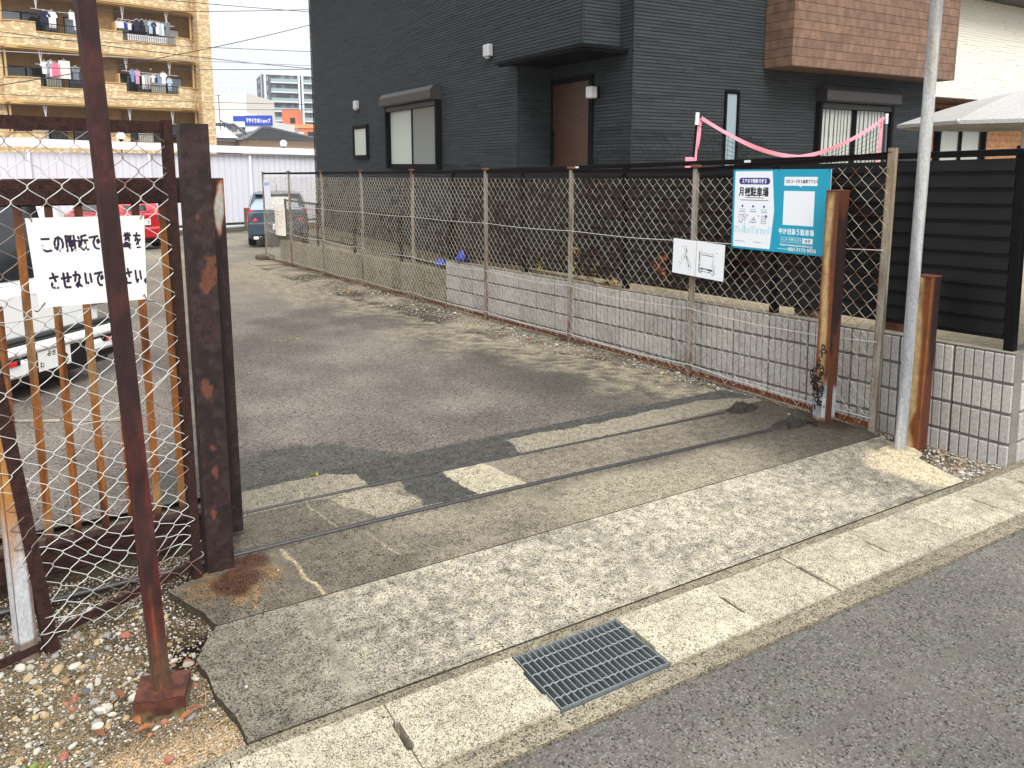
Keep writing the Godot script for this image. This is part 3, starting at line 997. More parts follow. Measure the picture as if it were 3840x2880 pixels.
	var wear := func(s: Vector2, e: float) -> float:
		var m := ns(s.x * 0.02, s.y * 0.03, 1.2) + (s.y - 146.0) * 0.012
		if s.y > 200.0:
			m = ns(s.x * 0.02, s.y * 0.03, 1.2) + (s.y - 318.0) * 0.02 + (0.1 if s.x < 300.0 else -0.6)
		return 1.0 if m < 0.12 else (0.22 if e > 0.72 and m < 0.6 else 0.0)
	ink.text("この附近で犬の糞を", 44, 74, 51, 82, 10, navy, GLYPH, wear)
	ink.text("させないでください。", 58, 238, 48, 82, 11, navy, GLYPH, wear, 1.09)
	var paper := mat("notice_print", Color.WHITE, 0.5, 0, {"tex": ink.tex(), "tri": false})
	var sg := thing("notice_board", "white board with faded navy Japanese brush lettering wired to the wire panel", "sign", Vector3(0, 0, 0))
	sg.transform = Transform3D(bas, o + r * 0.2415 + nr * 0.034 + Vector3(0, 1.400, 0))
	b = MB.new()
	var q := [Vector3(-0.185, -0.146, 0), Vector3(0.19, -0.166, 0), Vector3(0.202, 0.154, 0), Vector3(-0.203, 0.166, 0)]
	b.quad(q[0], q[1], q[2], q[3])
	add(sg, "board", b.mesh(), paper)
	b = MB.new()
	for k in 4:
		var p: Vector3 = q[k]
		var p2: Vector3 = q[(k + 1) % 4]
		b.quad(p - Vector3(0, 0, 0.004), p2 - Vector3(0, 0, 0.004), p2, p)
	b.quad(q[1] - Vector3(0, 0, 0.004), q[0] - Vector3(0, 0, 0.004), q[3] - Vector3(0, 0, 0.004), q[2] - Vector3(0, 0, 0.004))
	add(sg, "board_edge", b.mesh(), M.white_plastic)
	for k in 4:
		b = MB.new()
		b.col = lin(60, 58, 62)
		var c: Vector3 = q[k] * 0.92
		b.tube([c + Vector3(0, 0, 0.001), c + Vector3(0.003, 0.008, 0.006), c * 1.08 + Vector3(0.004 * signf(c.x), 0.012 * signf(c.y), -0.004), c * 1.16 + Vector3(0, 0, -0.014), c * 1.2 + Vector3(0.01, 0.004, 0.006)], 0.0016, 5)
		add(sg, "wire_tie", b.mesh(), M.wire)

	# white post with rust running down, at the very left
	t = thing("painted_post", "white painted square post streaked with orange rust at the left edge", "post", Vector3(-0.222, -0.03, -3.09))
	b = MB.new()
	skin(b, Vector3.ZERO, Vector3(0.058, 1.30, 0.05), Basis(Vector3.BACK, 0.0) * Basis(Vector3.UP, 0.45), 120, func(k, u, v, p):
		var m := ns(u * 0.12 + k * 3.0, v * 0.5, 3.0)
		var e := lin(240, 244, 250)
		e = e.lerp(lin(222, 160, 84), sm(0.28, 0.5, v + 0.2 * m + 0.15 * absf(u - 0.5)))
		e = e.lerp(lin(150, 84, 36), sm(0.78, 0.95, v + 0.2 * m) * 0.8)
		if u < 0.13:
			e = e.lerp(lin(120, 66, 34), 0.75)
		if v < 0.06:
			e = e.lerp(lin(140, 112, 92), 0.85)
		return e * (0.94 + 0.12 * ns(u, v * 6.0, 9.0)), 8)
	add(t, "shaft", b.mesh(), M.painted_post)

	# the gate's square receiving post
	t = thing("gate_post", "broad dark rusted steel gate post standing on a stained concrete base", "gate post", Vector3(0.49, -0.01, -3.358))
	b = MB.new()
	skin(b, Vector3(0, -0.01, 0), Vector3(0.108, 1.925, 0.1), Basis(), 190, func(k, u, v, p):
		var y: float = v * 1.925
		var e := dark_rust(u * 0.1 + k * 0.7, y)
		for f in [[0.26, 1.33, 0.2, 0.075], [0.5, 0.46, 0.12, 0.085], [0.62, 0.84, 0.12, 0.03], [0.58, 1.55, 0.14, 0.03], [0.65, 0.3, 0.1, 0.04]]:
			var d := Vector2((u - f[0]) / f[2], (y - f[1]) / f[3]).length()
			if k == 0:
				e = e.lerp(lin(140, 84, 60), 0.7 * sm(1.0, 0.75, d + 1.6 * ns(u * 0.1, y, 7.0) + 0.9 * ns(u * 0.1, y, 22.0)))
		return e, 16)
	add(t, "shaft", b.mesh(), M.painted_post)

	# the sliding gate, pushed open behind them
	t = thing("sliding_gate", "rusted sliding gate with heavy beams and thin vertical bars, pushed open", "gate", Vector3(0, 0, -3.62))
	b = MB.new()
	skin(b, Vector3(0.613, 0.035, 0), Vector3(0.052, 1.65, 0.07), Basis(), 160, func(k, u, v, p):
		var y: float = v * 1.65
		var e := dark_rust(u * 0.05 + k * 0.7 + 3.0, y)
		var d := Vector2((u - 0.45) / 0.42, (y - 1.52 - 0.10 * (0.5 - u)) / 0.13).length() + 0.5 * ns(u * 0.1, y, 6.0)
		if k == 0:
			e = e.lerp(lin(196, 118, 56), sm(1.05, 0.85, d))
			e = e.lerp(lin(222, 218, 208), sm(0.85, 0.6, d))
		return e, 10)
	b.col = dark_rust(0.3, 0.4)
	b.box(Vector3(0.602, 0.72, 0.0365), Vector3(0.016, 1.1, 0.006))
	add(t, "end_stile", b.mesh(), M.painted_post)
	b = MB.new()
	b.box(Vector3(-1.45, 1.635, 0.0), Vector3(4.07, 0.108, 0.05), Basis(), 0.006)
	add(t, "top_beam", b.mesh(), M.rust)
	b = MB.new()
	b.box(Vector3(-1.45, 0.085, 0.0), Vector3(4.07, 0.115, 0.05), Basis(), 0.006)
	b.box(Vector3(-1.45, 0.155, 0.0), Vector3(4.07, 0.022, 0.066), Basis(), 0.004)
	add(t, "bottom_beam", b.mesh(), M.rust)
	for k in 36:
		b = MB.new()
		var x := 0.388 - 0.105 * k
		b.col = Color.WHITE
		skin(b, Vector3(x, 0.15, 0.004), Vector3(0.03, 1.45, 0.022), Basis(), 40, func(kk, u, v, p):
			var m := ns(p.x * 1.0 + u * 0.2 + kk, p.y * 0.45, 3.0)
			var e := lin(196, 122, 52).lerp(lin(112, 60, 26), sm(0.0, 0.5, m))
			e = e.lerp(lin(240, 208, 148), sm(0.0, 0.4, ns(p.x * 3.0 + 4.0 + u * 0.1, p.y * 0.4, 2.0)) * sm(0.9, 0.3, v) * 0.75)
			e = e.lerp(lin(84, 42, 28), sm(0.09, 0.02, v) + sm(0.86, 0.97, v) * 0.9)
			return e * (0.92 + 0.2 * ns(u * 0.1 + p.x, p.y, 12.0)), 3)
		add(t, "bar", b.mesh(), M.painted_post)
	b = MB.new()
	b.lathe([Vector2(0.0, -0.015), Vector2(0.05, -0.015), Vector2(0.05, 0.015), Vector2(0.0, 0.015)], 14, Transform3D(Basis(Vector3.RIGHT, PI * 0.5), Vector3(0.30, 0.062, 0.045)))
	add(t, "wheel", b.mesh(), M.rust)

	# rails
	for rr in [[-3.415, -3.335, "grey steel gate rail nearer the road, running into the concrete"], [-3.83, -3.75, "thinner grey gate rail farther from the road, beside the asphalt"]]:
		var w := 0.014 if rr[0] > -3.6 else 0.010
		b = MB.new()
		var pts := []
		for k in 60:
			var x := lerpf(-3.5, 3.95, k / 59.0)
			pts.append(Vector3(x, 0.006, lerpf(rr[0], rr[1], sm(0.5, 4.1, x)) - (0.012 * sin((x - 0.6) * 0.95) if x > 0.6 else 0.0)))
		b.tube(pts, w, 8)
		tag(add(self, "gate_rail", b.mesh(), M.rail), rr[2], "rail")
	for p in [[Vector3(4.12, 0.0, -3.74), "dark crumbled asphalt lump at the end of the farther gate rail"], [Vector3(4.14, 0.0, -3.34), "dark crumbled asphalt lump at the end of the nearer gate rail"]]:
		b = MB.new()
		b.grid(22, 22, func(s, tt):
			var x: float = (s - 0.5) * 2.0
			var z: float = (tt - 0.5) * 2.0
			return p[0] + Vector3(x * 0.17, 0.045 * maxf(0.0, 1.0 - x * x - z * z) * (1.0 + 1.2 * ns(x * 0.5 + p[0].z, z * 0.5, 2.0)), -z * 0.08), func(pp, s, tt): return lin(64, 61, 58) * (0.9 + 0.5 * ns(pp.x, pp.z, 9.0)))
		tag(add(self, "asphalt_lump", b.mesh(), M.lot), p[1], "rubble")


func build_right_gate() -> void:
	# two square rusty posts
	var post := func(called: String, label: String, at: Vector3, h: float, white: float):
		var t := thing(called, label, "gate post", at)
		var b := MB.new()
		skin(b, Vector3.ZERO, Vector3(0.1, h, 0.1), Basis(), 110, func(k, u, v, p):
			var m := ns(u * 0.10 + k * 2.0 + at.x, v * h * 0.32, 2.6) + 0.35 * ns(u * 0.3 + k, v * h, 4.0)
			var e := lin(110, 58, 32).lerp(lin(46, 22, 17), sm(-0.1, 0.3, m))
			if k == 3:   # the side that faces the gateway, where the old paint shows through
				var band := sm(0.36, 0.08, absf(u - 0.52 + 0.25 * ns(v * h, 2.0, 0.5)))
				e = e.lerp(lin(166, 92, 38), 0.35 + 0.5 * sm(-0.2, 0.2, m))
				e = e.lerp(lin(244, 208, 146), band * sm(-0.1, 0.2, ns(u * 0.12, v * h * 0.35, 3.0) + 0.26 - 0.35 * absf(v - 0.4)) * 0.95)
			if k == 0:
				e = e.lerp(lin(196, 118, 46), sm(0.6, 0.95, u + 0.2 * m) * 0.6 if called.ends_with("post") and white < 0.5 else 0.0)
			if white > 0.0:
				e = e.lerp(lin(206, 218, 224), sm(0.19, 0.13, v + 0.10 * m + (0.05 if k == 0 else 0.0)) * sm(0.02, 0.05, v) * (1.0 if k == 3 or u < 0.4 else 0.0))
			e = e.lerp(lin(84, 46, 28), sm(0.04, 0.01, v))
			return e * (0.92 + 0.25 * ns(u * 0.1 + k, p.y, 14.0)), 10)
		add(t, "shaft", b.mesh(), M.painted_post)
		b = MB.new()
		b.col = lin(120, 62, 42)
		b.box(Vector3(0, h + 0.002, 0), Vector3(0.106, 0.008, 0.106), Basis(), 0.002)
		add(t, "cap_plate", b.mesh(), M.painted_post)
		return t
	var p1: Node3D = post.call("catch_post", "tall square rusty post with white paint at its foot, before the teal sign", Vector3(4.42, -0.02, -3.29), 1.59, 1.0)
	var b := MB.new()
	b.col = lin(206, 212, 214)
	b.box(Vector3(-0.062, 0.13, 0.04), Vector3(0.03, 0.13, 0.008), Basis(), 0.003)
	add(p1, "lock_plate", b.mesh(), M.painted_post)
	b = MB.new()
	b.col = lin(20, 18, 18)
	b.lathe([Vector2(0.0, -0.001), Vector2(0.008, -0.001), Vector2(0.008, 0.0055), Vector2(0.0, 0.0055)], 10, Transform3D(Basis(Vector3.RIGHT, PI * 0.5), Vector3(-0.064, 0.145, 0.04)))
	add(p1, "lock_hole", b.mesh(), M.painted_post)
	post.call("short_post", "short square rusty post with orange streaks behind the galvanised pole", Vector3(4.51, -0.03, -2.69), 1.105, 0.0)
	# rusty chain hung on the taller post
	var t := thing("chain", "dark rusty chain bunched on the side of the tall rusty post", "chain", Vector3(4.36, 0, -3.3))
	rng.seed = 9
	var links := []
	for k in 16:
		links.append(Vector3(-0.004 - 0.02 * sin(k * 0.4), 0.53 - k * 0.026, 0.02 + 0.012 * sin(k * 1.3)))
	for k in 14:
		links.append(Vector3(-0.035 - 0.03 * sin(k * 0.5), 0.40 - k * 0.024, 0.0 + 0.014 * cos(k * 1.7)))
	for k in 12:
		links.append(Vector3(-0.03 + rng.randf_range(-0.03, 0.02), 0.30 + rng.randf_range(-0.07, 0.06), 0.01 + rng.randf_range(-0.025, 0.025)))
	for k in 9:
		links.append(Vector3(-0.06 - rng.randf() * 0.05, 0.012, 0.02 + rng.randf_range(-0.05, 0.05)))
	var lm := TorusMesh.new()
	lm.inner_radius = 0.0075
	lm.outer_radius = 0.0155
	lm.rings = 12
	lm.ring_segments = 6
	for k in links.size():
		var l := add(t, "link", lm, M.rust_dark)
		l.transform = Transform3D(Basis.from_euler(Vector3(PI * 0.5 * (k % 2) + rng.randf_range(-0.4, 0.4), rng.randf() * TAU, PI * 0.5 if k < 30 else rng.randf() * 1.2)).scaled_local(Vector3(1.45, 1, 1)), links[k])
	# galvanised pole
	t = thing("galvanised_pole", "tall galvanised grey pole set in a pale patch of concrete", "pole", Vector3(4.35, 0, -2.681))
	b = MB.new()
	b.grid(20, 90, func(s, tt): return Vector3(sin(s * TAU) * 0.033, 0.01 + tt * 4.2, cos(s * TAU) * 0.033), func(p, s, tt):
		var m := ns(s * 0.8, p.y * 0.25, 3.0)
		var e := lin(186, 192, 198).lerp(lin(236, 238, 236), sm(-0.1, 0.35, m))
		e = e.lerp(lin(196, 178, 150), sm(0.25, 0.5, ns(s + 4.0, p.y * 0.3, 3.0)) * 0.5 * sm(0.6, 1.8, p.y))
		return e)
	add(t, "shaft", b.mesh(), M.galv)
	b = MB.new()
	b.grid(26, 26, func(s, tt):
		var w: float = s * TAU
		return Vector3(cos(w) * tt * (0.14 + 0.05 * ns(cos(w), sin(w), 0.6)) - 0.02, 0.005 + 0.022 * (1.0 - tt) * (1.0 - tt), -sin(w) * tt * 0.11 + 0.02), func(p, s, tt): return lin(226, 212, 184) * (0.92 + 0.25 * ns(p.x, p.z, 6.0)))
	add(t, "concrete_base", b.mesh(), M.apron)


func build_fence() -> void:
	var t := thing("chain_link_fence", "long rusty chain-link fence with galvanised posts along the car park", "fence")
	var top := func(s: float) -> float: return 1.735 - 0.0128 * s + 0.09 * sm(1.6, 0.0, s)
	var nr := Vector3(-0.9987, 0, 0.0509)
	var side := -FD
	var posts := [0.0, 1.64, 3.27, 4.88, 6.80, 8.59, 10.37, 12.2, 13.98]
	for k in posts.size():
		var p: Vector3 = FA + FD * posts[k]
		var y := lot(p.z) - 0.04
		var h: float = top.call(posts[k]) + 0.02
		var b := MB.new()
		var w := 0.05 if k == 0 else 0.044
		skin(b, Vector3(p.x, y, p.z), Vector3(0.03, h - y, w), Basis(Vector3.UP, 0.05), 60, func(kk, u, v, q):
			var m := ns(q.z * 2.0 + u * 0.2 + kk, q.y * 0.4, 3.0)
			var e := lin(190, 184, 170).lerp(lin(148, 136, 118), sm(-0.2, 0.4, m))
			var fade := 0.15 + 0.1 * k
			e = e.lerp(lin(126, 76, 44), clampf(sm(0.1, 0.5, m) * fade + sm(0.4, 0.1, v) * fade * 0.8 + (0.7 if u > 0.8 else 0.0), 0, 0.9))
			if k == 0:
				e = e.lerp(lin(204, 176, 132), sm(0.5, 0.9, v) * 0.5)
			return e, 5)
		add(t, "post", b.mesh(), M.painted_post)
		if k > 0 and k < 8:
			b = MB.new()
			b.col = lin(140, 84, 56)
			b.box(Vector3(p.x - 0.005, h - 0.008, p.z), Vector3(0.05, 0.022, 0.075), Basis(Vector3.UP, 0.05), 0.003)
			add(t, "cap", b.mesh(), M.painted_post)
	for k in posts.size() - 1:
		var s0: float = posts[k]
		var s1: float = posts[k + 1]
		var p0: Vector3 = FA + FD * s0
		var p1: Vector3 = FA + FD * s1
		var b := MB.new()
		b.col = lin(120, 74, 58)
		b.beam(Vector3(p0.x, top.call(s0) - 0.006, p0.z), Vector3(p1.x, top.call(s1) - 0.006, p1.z), 0.034, 0.005, nr)
		b.beam(Vector3(p0.x, top.call(s0) - 0.024, p0.z), Vector3(p1.x, top.call(s1) - 0.024, p1.z), 0.005, 0.034, nr)
		add(t, "top_rail", b.mesh(), M.rust)
		b = MB.new()
		b.col = Color(0.62, 0.55, 0.5)
		var lo0 := lot(p0.z) + 0.02
		var lo1 := lot(p1.z) + 0.02
		b.beam(Vector3(p0.x, lo0, p0.z), Vector3(p1.x, lo1, p1.z), 0.03, 0.005, nr)
		b.beam(Vector3(p0.x, lo0 + 0.014, p0.z), Vector3(p1.x, lo1 + 0.014, p1.z), 0.005, 0.03, nr)
		add(t, "bottom_rail", b.mesh(), M.streak)
		b = MB.new()
		var slope0 := lo0
		var len := s1 - s0
		chainlink(b, p0 + nr * 0.014, FD, nr, len, 1.74 + 0.0, 0.0018 if k < 3 else 0.0021, [0.0, 0.5] if k > 1 else [0.0, 0.25, 0.6], 4, func(u, v):
			var base := lerpf(lo0, lo1, u / len) + 0.01
			var hi: float = top.call(s0 + u) - 0.03
			var low := sm(0.75, 0.1, v)
			return Vector3(0.02 * low * ns(u + s0, v, 1.6), base - v + v / 1.74 * (hi - base) + 0.022 * low * ns(u + 7.0 + s0, v, 1.8), 0.02 * low * ns(u + s0, v + 5.0, 1.1)), func(u, v):
			var m := 0.35 * ns(u + s0, v, 1.3) + 0.8 * ns(u + s0, v, 7.0)
			var e := lin(230, 220, 196).lerp(lin(140, 90, 54), sm(-0.05, 0.5, m - 0.1 + 0.25 * sm(9.0, 2.0, s0 + u)))
			if v < 0.45:
				e = e.lerp(lin(226, 224, 216), sm(0.1, -0.2, m) * 0.8)
			return e, 0.095, 0.1)
		add(t, "wire_mesh", b.mesh(), M.wire)
		b = MB.new()
		b.col = lin(226, 226, 222)
		for hh in [[1.15, 0.0, 0.012], [0.60, 0.0, 0.03], [0.07, 0.0, 0.02]]:
			var pts := []
			for j in 13:
				var f := j / 12.0
				var y0: float = hh[0] - 0.018 * (s0 + len * f) + (0.05 * sm(2.0, 0.0, s0 + len * f) if hh[0] > 1.0 else 0.0)
				if hh[0] < 0.2:
					y0 = hh[0] + lerpf(lo0, lo1, f)
				pts.append(p0.lerp(p1, f) * Vector3(1, 0, 1) + nr * 0.022 + Vector3.UP * (y0 - hh[2] * sin(f * PI) + (0.012 if hh[0] < 0.7 else 0.003) * ns(s0 + f * len, hh[0], 1.2)))
			b.tube(pts, 0.003, 5)
		add(t, "tension_wire", b.mesh(), M.wire)
	var b2 := MB.new()
	b2.col = lin(128, 116, 104)
	b2.box(Vector3(3.80, -0.28, -16.98), Vector3(0.34, 0.13, 0.34), Basis(Vector3.UP, 0.1), 0.02)
	add(t, "footing", b2.mesh(), M.plain_concrete)
	build_signs(nr)


func board(called: String, label: String, s: float, y: float, w: float, h: float, roll: float, ink: Ink, off := 0.032, bend := 0.0) -> Node3D:
	var nr := Vector3(-0.9987, 0, 0.0509)
	var t := thing(called, label, "sign")
	t.transform = Transform3D(Basis(-FD, Vector3.UP, nr) * Basis(Vector3.BACK, roll), FA + FD * s + Vector3.UP * y + nr * off)
	var b := MB.new()
	var at := func(u, v): return Vector3((u - 0.5) * w, (v - 0.5) * h, bend * (1.0 - 4.0 * (u - 0.5) * (u - 0.5)) * (1.0 - v))
	b.grid(8, 8, at)
	add(t, "printed_face", b.mesh(), mat(called + "_print", Color.WHITE, 0.4, 0, {"tex": ink.tex(), "tri": false}))
	b = MB.new()
	b.box(Vector3(0, 0, -0.004), Vector3(w, h, 0.004))
	if bend == 0.0:
		add(t, "backing", b.mesh(), M.white_plastic)
	return t


func letter(parent: Node3D, s: String, px: int, high: float, at: Vector3, m: Material) -> void:
	var tm := TextMesh.new()
	tm.text = s
	var f := SystemFont.new()
	f.font_names = PackedStringArray(["Droid Sans"])
	f.font_weight = 700
	tm.font = f
	tm.font_size = px
	tm.pixel_size = high / px
	tm.depth = 0.0008
	var o := add(parent, "lettering", tm, m)
	o.position = at


func build_signs(nr: Vector3) -> void:
	var teal := Color8(14, 158, 190)
	var white := Color8(240, 244, 250)
	var navy := Color8(38, 36, 128)
	var inkc := Color8(34, 32, 44)
	var pale := Color8(150, 206, 220)
	var k := Ink.new(720, 516, teal)
	var P := func(a: Array) -> PackedVector2Array:
		var o := PackedVector2Array()
		for q in range(0, a.size(), 2):
			o.append(Vector2(a[q] * 720.0, a[q + 1] * 516.0))
		return o
	k.poly(P.call([0.022, 0.022, 0.43, 0.022, 0.462, 0.5, 0.43, 0.975, 0.022, 0.975]), white)
	k.line(Vector2(70, 74), Vector2(272, 74), 42, navy)
	k.text("スマホで契約できる", 72, 58, 20, 31, 4.4, white, GLYPH, null, 1.1)
	k.text("月極駐車場", 48, 112, 45, 62, 8.0, inkc, GLYPH)
	for row in [[180, 0.15, 0.34], [196, 0.09, 0.40]]:   # fine print too small to read
		var x: float = row[1] * 720.0
		var q := 0
		while x < row[2] * 720.0:
			k.line(Vector2(x, row[0]), Vector2(x + 4, row[0] + 2 * (q % 2)), 5, Color8(120, 118, 126))
			x += 8
			q += 1
	for c in 3:
		var cx := [82.0, 168.0, 254.0][c] as float
		k.line(Vector2(cx, 236), Vector2(cx + 0.1, 236), 15, navy)
		for row in [[256, Color8(120, 190, 210)], [270, Color8(90, 88, 98)]]:
			for q in 5:
				k.line(Vector2(cx - 22 + q * 10, row[0]), Vector2(cx - 18 + q * 10, row[0] + q % 2), 5, row[1])
	for l in [[58, 292, 58, 344], [58, 292, 84, 292], [58, 344, 84, 344], [84, 292, 84, 344], [58, 336, 84, 336]]:
		k.line(Vector2(l[0], l[1]), Vector2(l[2], l[3]), 2.4, inkc)
	k.line(Vector2(98, 306), Vector2(98.1, 306), 40, inkc)
	k.line(Vector2(98, 306), Vector2(98.1, 306), 35, white)
	k.line(Vector2(92, 300), Vector2(104, 312), 6, Color8(80, 84, 170))
	for l in [[140, 340, 156, 338], [156, 338, 176, 306], [176, 306, 184, 312], [184, 312, 166, 342], [166, 342, 156, 338], [160, 320, 186, 322], [186, 322, 196, 338], [166, 342, 196, 338]]:
		k.line(Vector2(l[0], l[1]), Vector2(l[2], l[3]), 2.4, inkc)
	for l in [[242, 296, 266, 296], [242, 296, 238, 344], [266, 296, 270, 344], [238, 344, 270, 344], [240, 314, 268, 314], [241, 330, 268, 330]]:
		k.line(Vector2(l[0], l[1]), Vector2(l[2], l[3]), 2.4, inkc)
	k.line(Vector2(272, 298), Vector2(272.1, 298), 20, navy)
	k.line(Vector2(268, 298), Vector2(271, 302), 2.4, white)
	k.line(Vector2(271, 302), Vector2(277, 293), 2.4, white)
	for tri in [[126, 296], [212, 296]]:
		k.poly(PackedVector2Array([Vector2(tri[0], tri[1] - 7), Vector2(tri[0] + 8, tri[1]), Vector2(tri[0], tri[1] + 7)]), inkc)
	rng.seed = 5
	var x0 := 18.0
	while x0 < 306.0:   # the printed row of outlined buildings
		var w := rng.randf_range(9, 20)
		var h := rng.randf_range(14, 44)
		for l in [[x0, 410, x0, 410 - h], [x0, 410 - h, x0 + w, 410 - h], [x0 + w, 410 - h, x0 + w, 410]]:
			k.line(Vector2(l[0], l[1]), Vector2(l[2], l[3]), 3, pale)
		x0 += w + rng.randf_range(2, 10)
	for l in [[96, 410, 104, 340], [112, 410, 104, 340], [104, 340, 104, 322], [99, 384, 109, 384]]:
		k.line(Vector2(l[0], l[1]), Vector2(l[2], l[3]), 3, pale)
	for row in [[30, 110], [180, 240]]:
		var x: float = row[0]
		while x < row[1]:
			k.line(Vector2(x, 466), Vector2(x + 3, 467), 4, Color8(140, 140, 150))
			x += 7
	k.rect(400, 46, 634, 100, white)
	k.poly(PackedVector2Array([Vector2(506, 99), Vector2(530, 99), Vector2(518, 110)]), white)
	k.text("QRコードから簡単アクセス", 410, 62, 16.6, 24, 2.6, inkc, GLYPH)
	k.rect(400, 132, 618, 342, white)
	k.text("中汐田第5駐車場", 372, 362, 30, 40, 5.0, white, GLYPH)
	for l in [[392, 418, 560, 418], [392, 448, 560, 448], [392, 418, 392, 448]]:
		k.line(Vector2(l[0], l[1]), Vector2(l[2], l[3]), 2, white)
	k.rect(548, 417, 620, 450, white)
	k.text("パークダイレクト", 420, 422, 14.6, 22, 2.8, white, GLYPH)
	k.text("検索", 562, 423, 21, 22, 2.2, Color8(130, 130, 140), GLYPH)
	k.line(Vector2(405, 431), Vector2(405.1, 431), 12, white)
	k.line(Vector2(405, 431), Vector2(405.1, 431), 8, teal)
	k.line(Vector2(408, 435), Vector2(412, 440), 2.4, white)
	var x1 := 372.0
	while x1 < 446.0:
		k.line(Vector2(x1, 492), Vector2(x1 + 4, 493), 5, Color8(170, 226, 236))
		x1 += 8
	k.line(Vector2(458, 484), Vector2(466, 498), 5, white)
	var sg := board("parking_sign", "teal and white car park sign wired to the fence behind the rusty post", 0.813, 1.411, 0.827, 0.592, 0.012, k)
	letter(sg, "050-3173-9036", 64, 0.034, Vector3(0.215, -0.267, 0.0005), M.white_plastic)
	letter(sg, "https://www.park-direct.jp", 64, 0.021, Vector3(0.165, -0.238, 0.0005), M.white_plastic)
	for c in [Vector2(-0.4, 0.285), Vector2(0.0, 0.287), Vector2(0.4, 0.285), Vector2(-0.4, -0.285), Vector2(0.02, -0.287), Vector2(0.4, -0.285)]:
		var b := MB.new()
		b.col = lin(40, 40, 44)
		b.tube([Vector3(c.x, c.y, 0.001), Vector3(c.x + 0.003, c.y + 0.006 * signf(c.y), 0.006), Vector3(c.x + 0.006, c.y + 0.02 * signf(c.y), -0.01)], 0.0022, 5)
		add(sg, "wire_tie", b.mesh(), M.wire)
	# the two white plates that read «entrance», their strokes worn to outlines
	var e := Ink.new(440, 232, Color8(238, 242, 246))
	var bk := Color8(44, 44, 50)
	var w2 := func(s: Vector2, f: float) -> float: return 1.0 if ns(s.x * 0.02, s.y * 0.02, 1.6) > -0.05 else 0.25
	for l in [[108, 50, 100, 96, 2.4], [100, 96, 52, 166, 2.4], [120, 60, 112, 104, 2.4], [112, 104, 60, 190, 2.4], [122, 44, 124, 96, 5.0], [112, 92, 150, 176, 7.0], [104, 110, 150, 206, 2.4], [124, 96, 166, 172, 2.4], [150, 206, 166, 172, 2.2], [78, 50, 84, 44, 4.0], [96, 46, 108, 42, 3.5]]:
		e.line(Vector2(l[0], l[1]), Vector2(l[2], l[3]), l[4], bk, w2)
	for l in [[236, 64, 236, 196, 7.0], [250, 56, 246, 198, 3.0], [262, 68, 360, 72, 2.4], [262, 82, 350, 84, 5.0], [360, 72, 358, 200, 2.4], [348, 84, 346, 176, 2.4], [246, 172, 346, 176, 12.0], [246, 188, 344, 192, 6.0], [366, 140, 366, 200, 4.0], [240, 198, 256, 198, 5.0], [346, 204, 362, 206, 4.0], [252, 52, 254, 60, 3.0], [376, 60, 386, 60, 2.4]]:
		e.line(Vector2(l[0], l[1]), Vector2(l[2], l[3]), l[4], bk, w2)
	e.line(Vector2(208, 0), Vector2(206, 232), 3.0, Color8(190, 120, 70))
	sg = board("entrance_sign", "white double plate with two worn black characters beside the teal sign", 1.562, 0.984, 0.548, 0.288, -0.022, e)
	# papers at the far end
	var p := Ink.new(100, 220, Color8(228, 234, 246))
	for r in 3:
		for c in 4:
			p.line(Vector2(14 + c * 20, 24 + r * 10), Vector2(24 + c * 20, 24 + r * 10 + (c % 2) * 5), 8, Color8(70, 130, 214))
	board("paper_notice", "white paper strip with blue heading on the far end of the fence", 13.58, 1.145, 0.44, 0.52, 0.07, p, 0.034)
	p = Ink.new(180, 220, Color8(228, 222, 206))
	for l in [[100, 40, 140, 30], [140, 30, 150, 80], [150, 80, 120, 130], [120, 130, 96, 90], [96, 90, 100, 40], [110, 60, 118, 90], [132, 60, 130, 90], [60, 130, 100, 160], [100, 160, 150, 150]]:
		p.line(Vector2(l[0], l[1]), Vector2(l[2], l[3]), 4, Color8(170, 164, 156))
	p.line(Vector2(20, 40), Vector2(80, 40), 10, Color8(226, 160, 110))
	p.line(Vector2(20, 62), Vector2(86, 62), 6, Color8(176, 168, 160))
	p.line(Vector2(60, 100), Vector2(62, 150), 20, Color8(216, 190, 140))
	board("weathered_poster", "curling cream poster with faint drawing on the far end of the fence", 12.76, 0.60, 0.70, 0.57, 0.02, p, 0.036, 0.05)


const WB := Vector3(4.6726, 0, -2.223)       # the road end of the block wall
const WD := Vector3(0.0509, 0.0256, 0.9984)  # its run, towards the road, stepping down with the ground

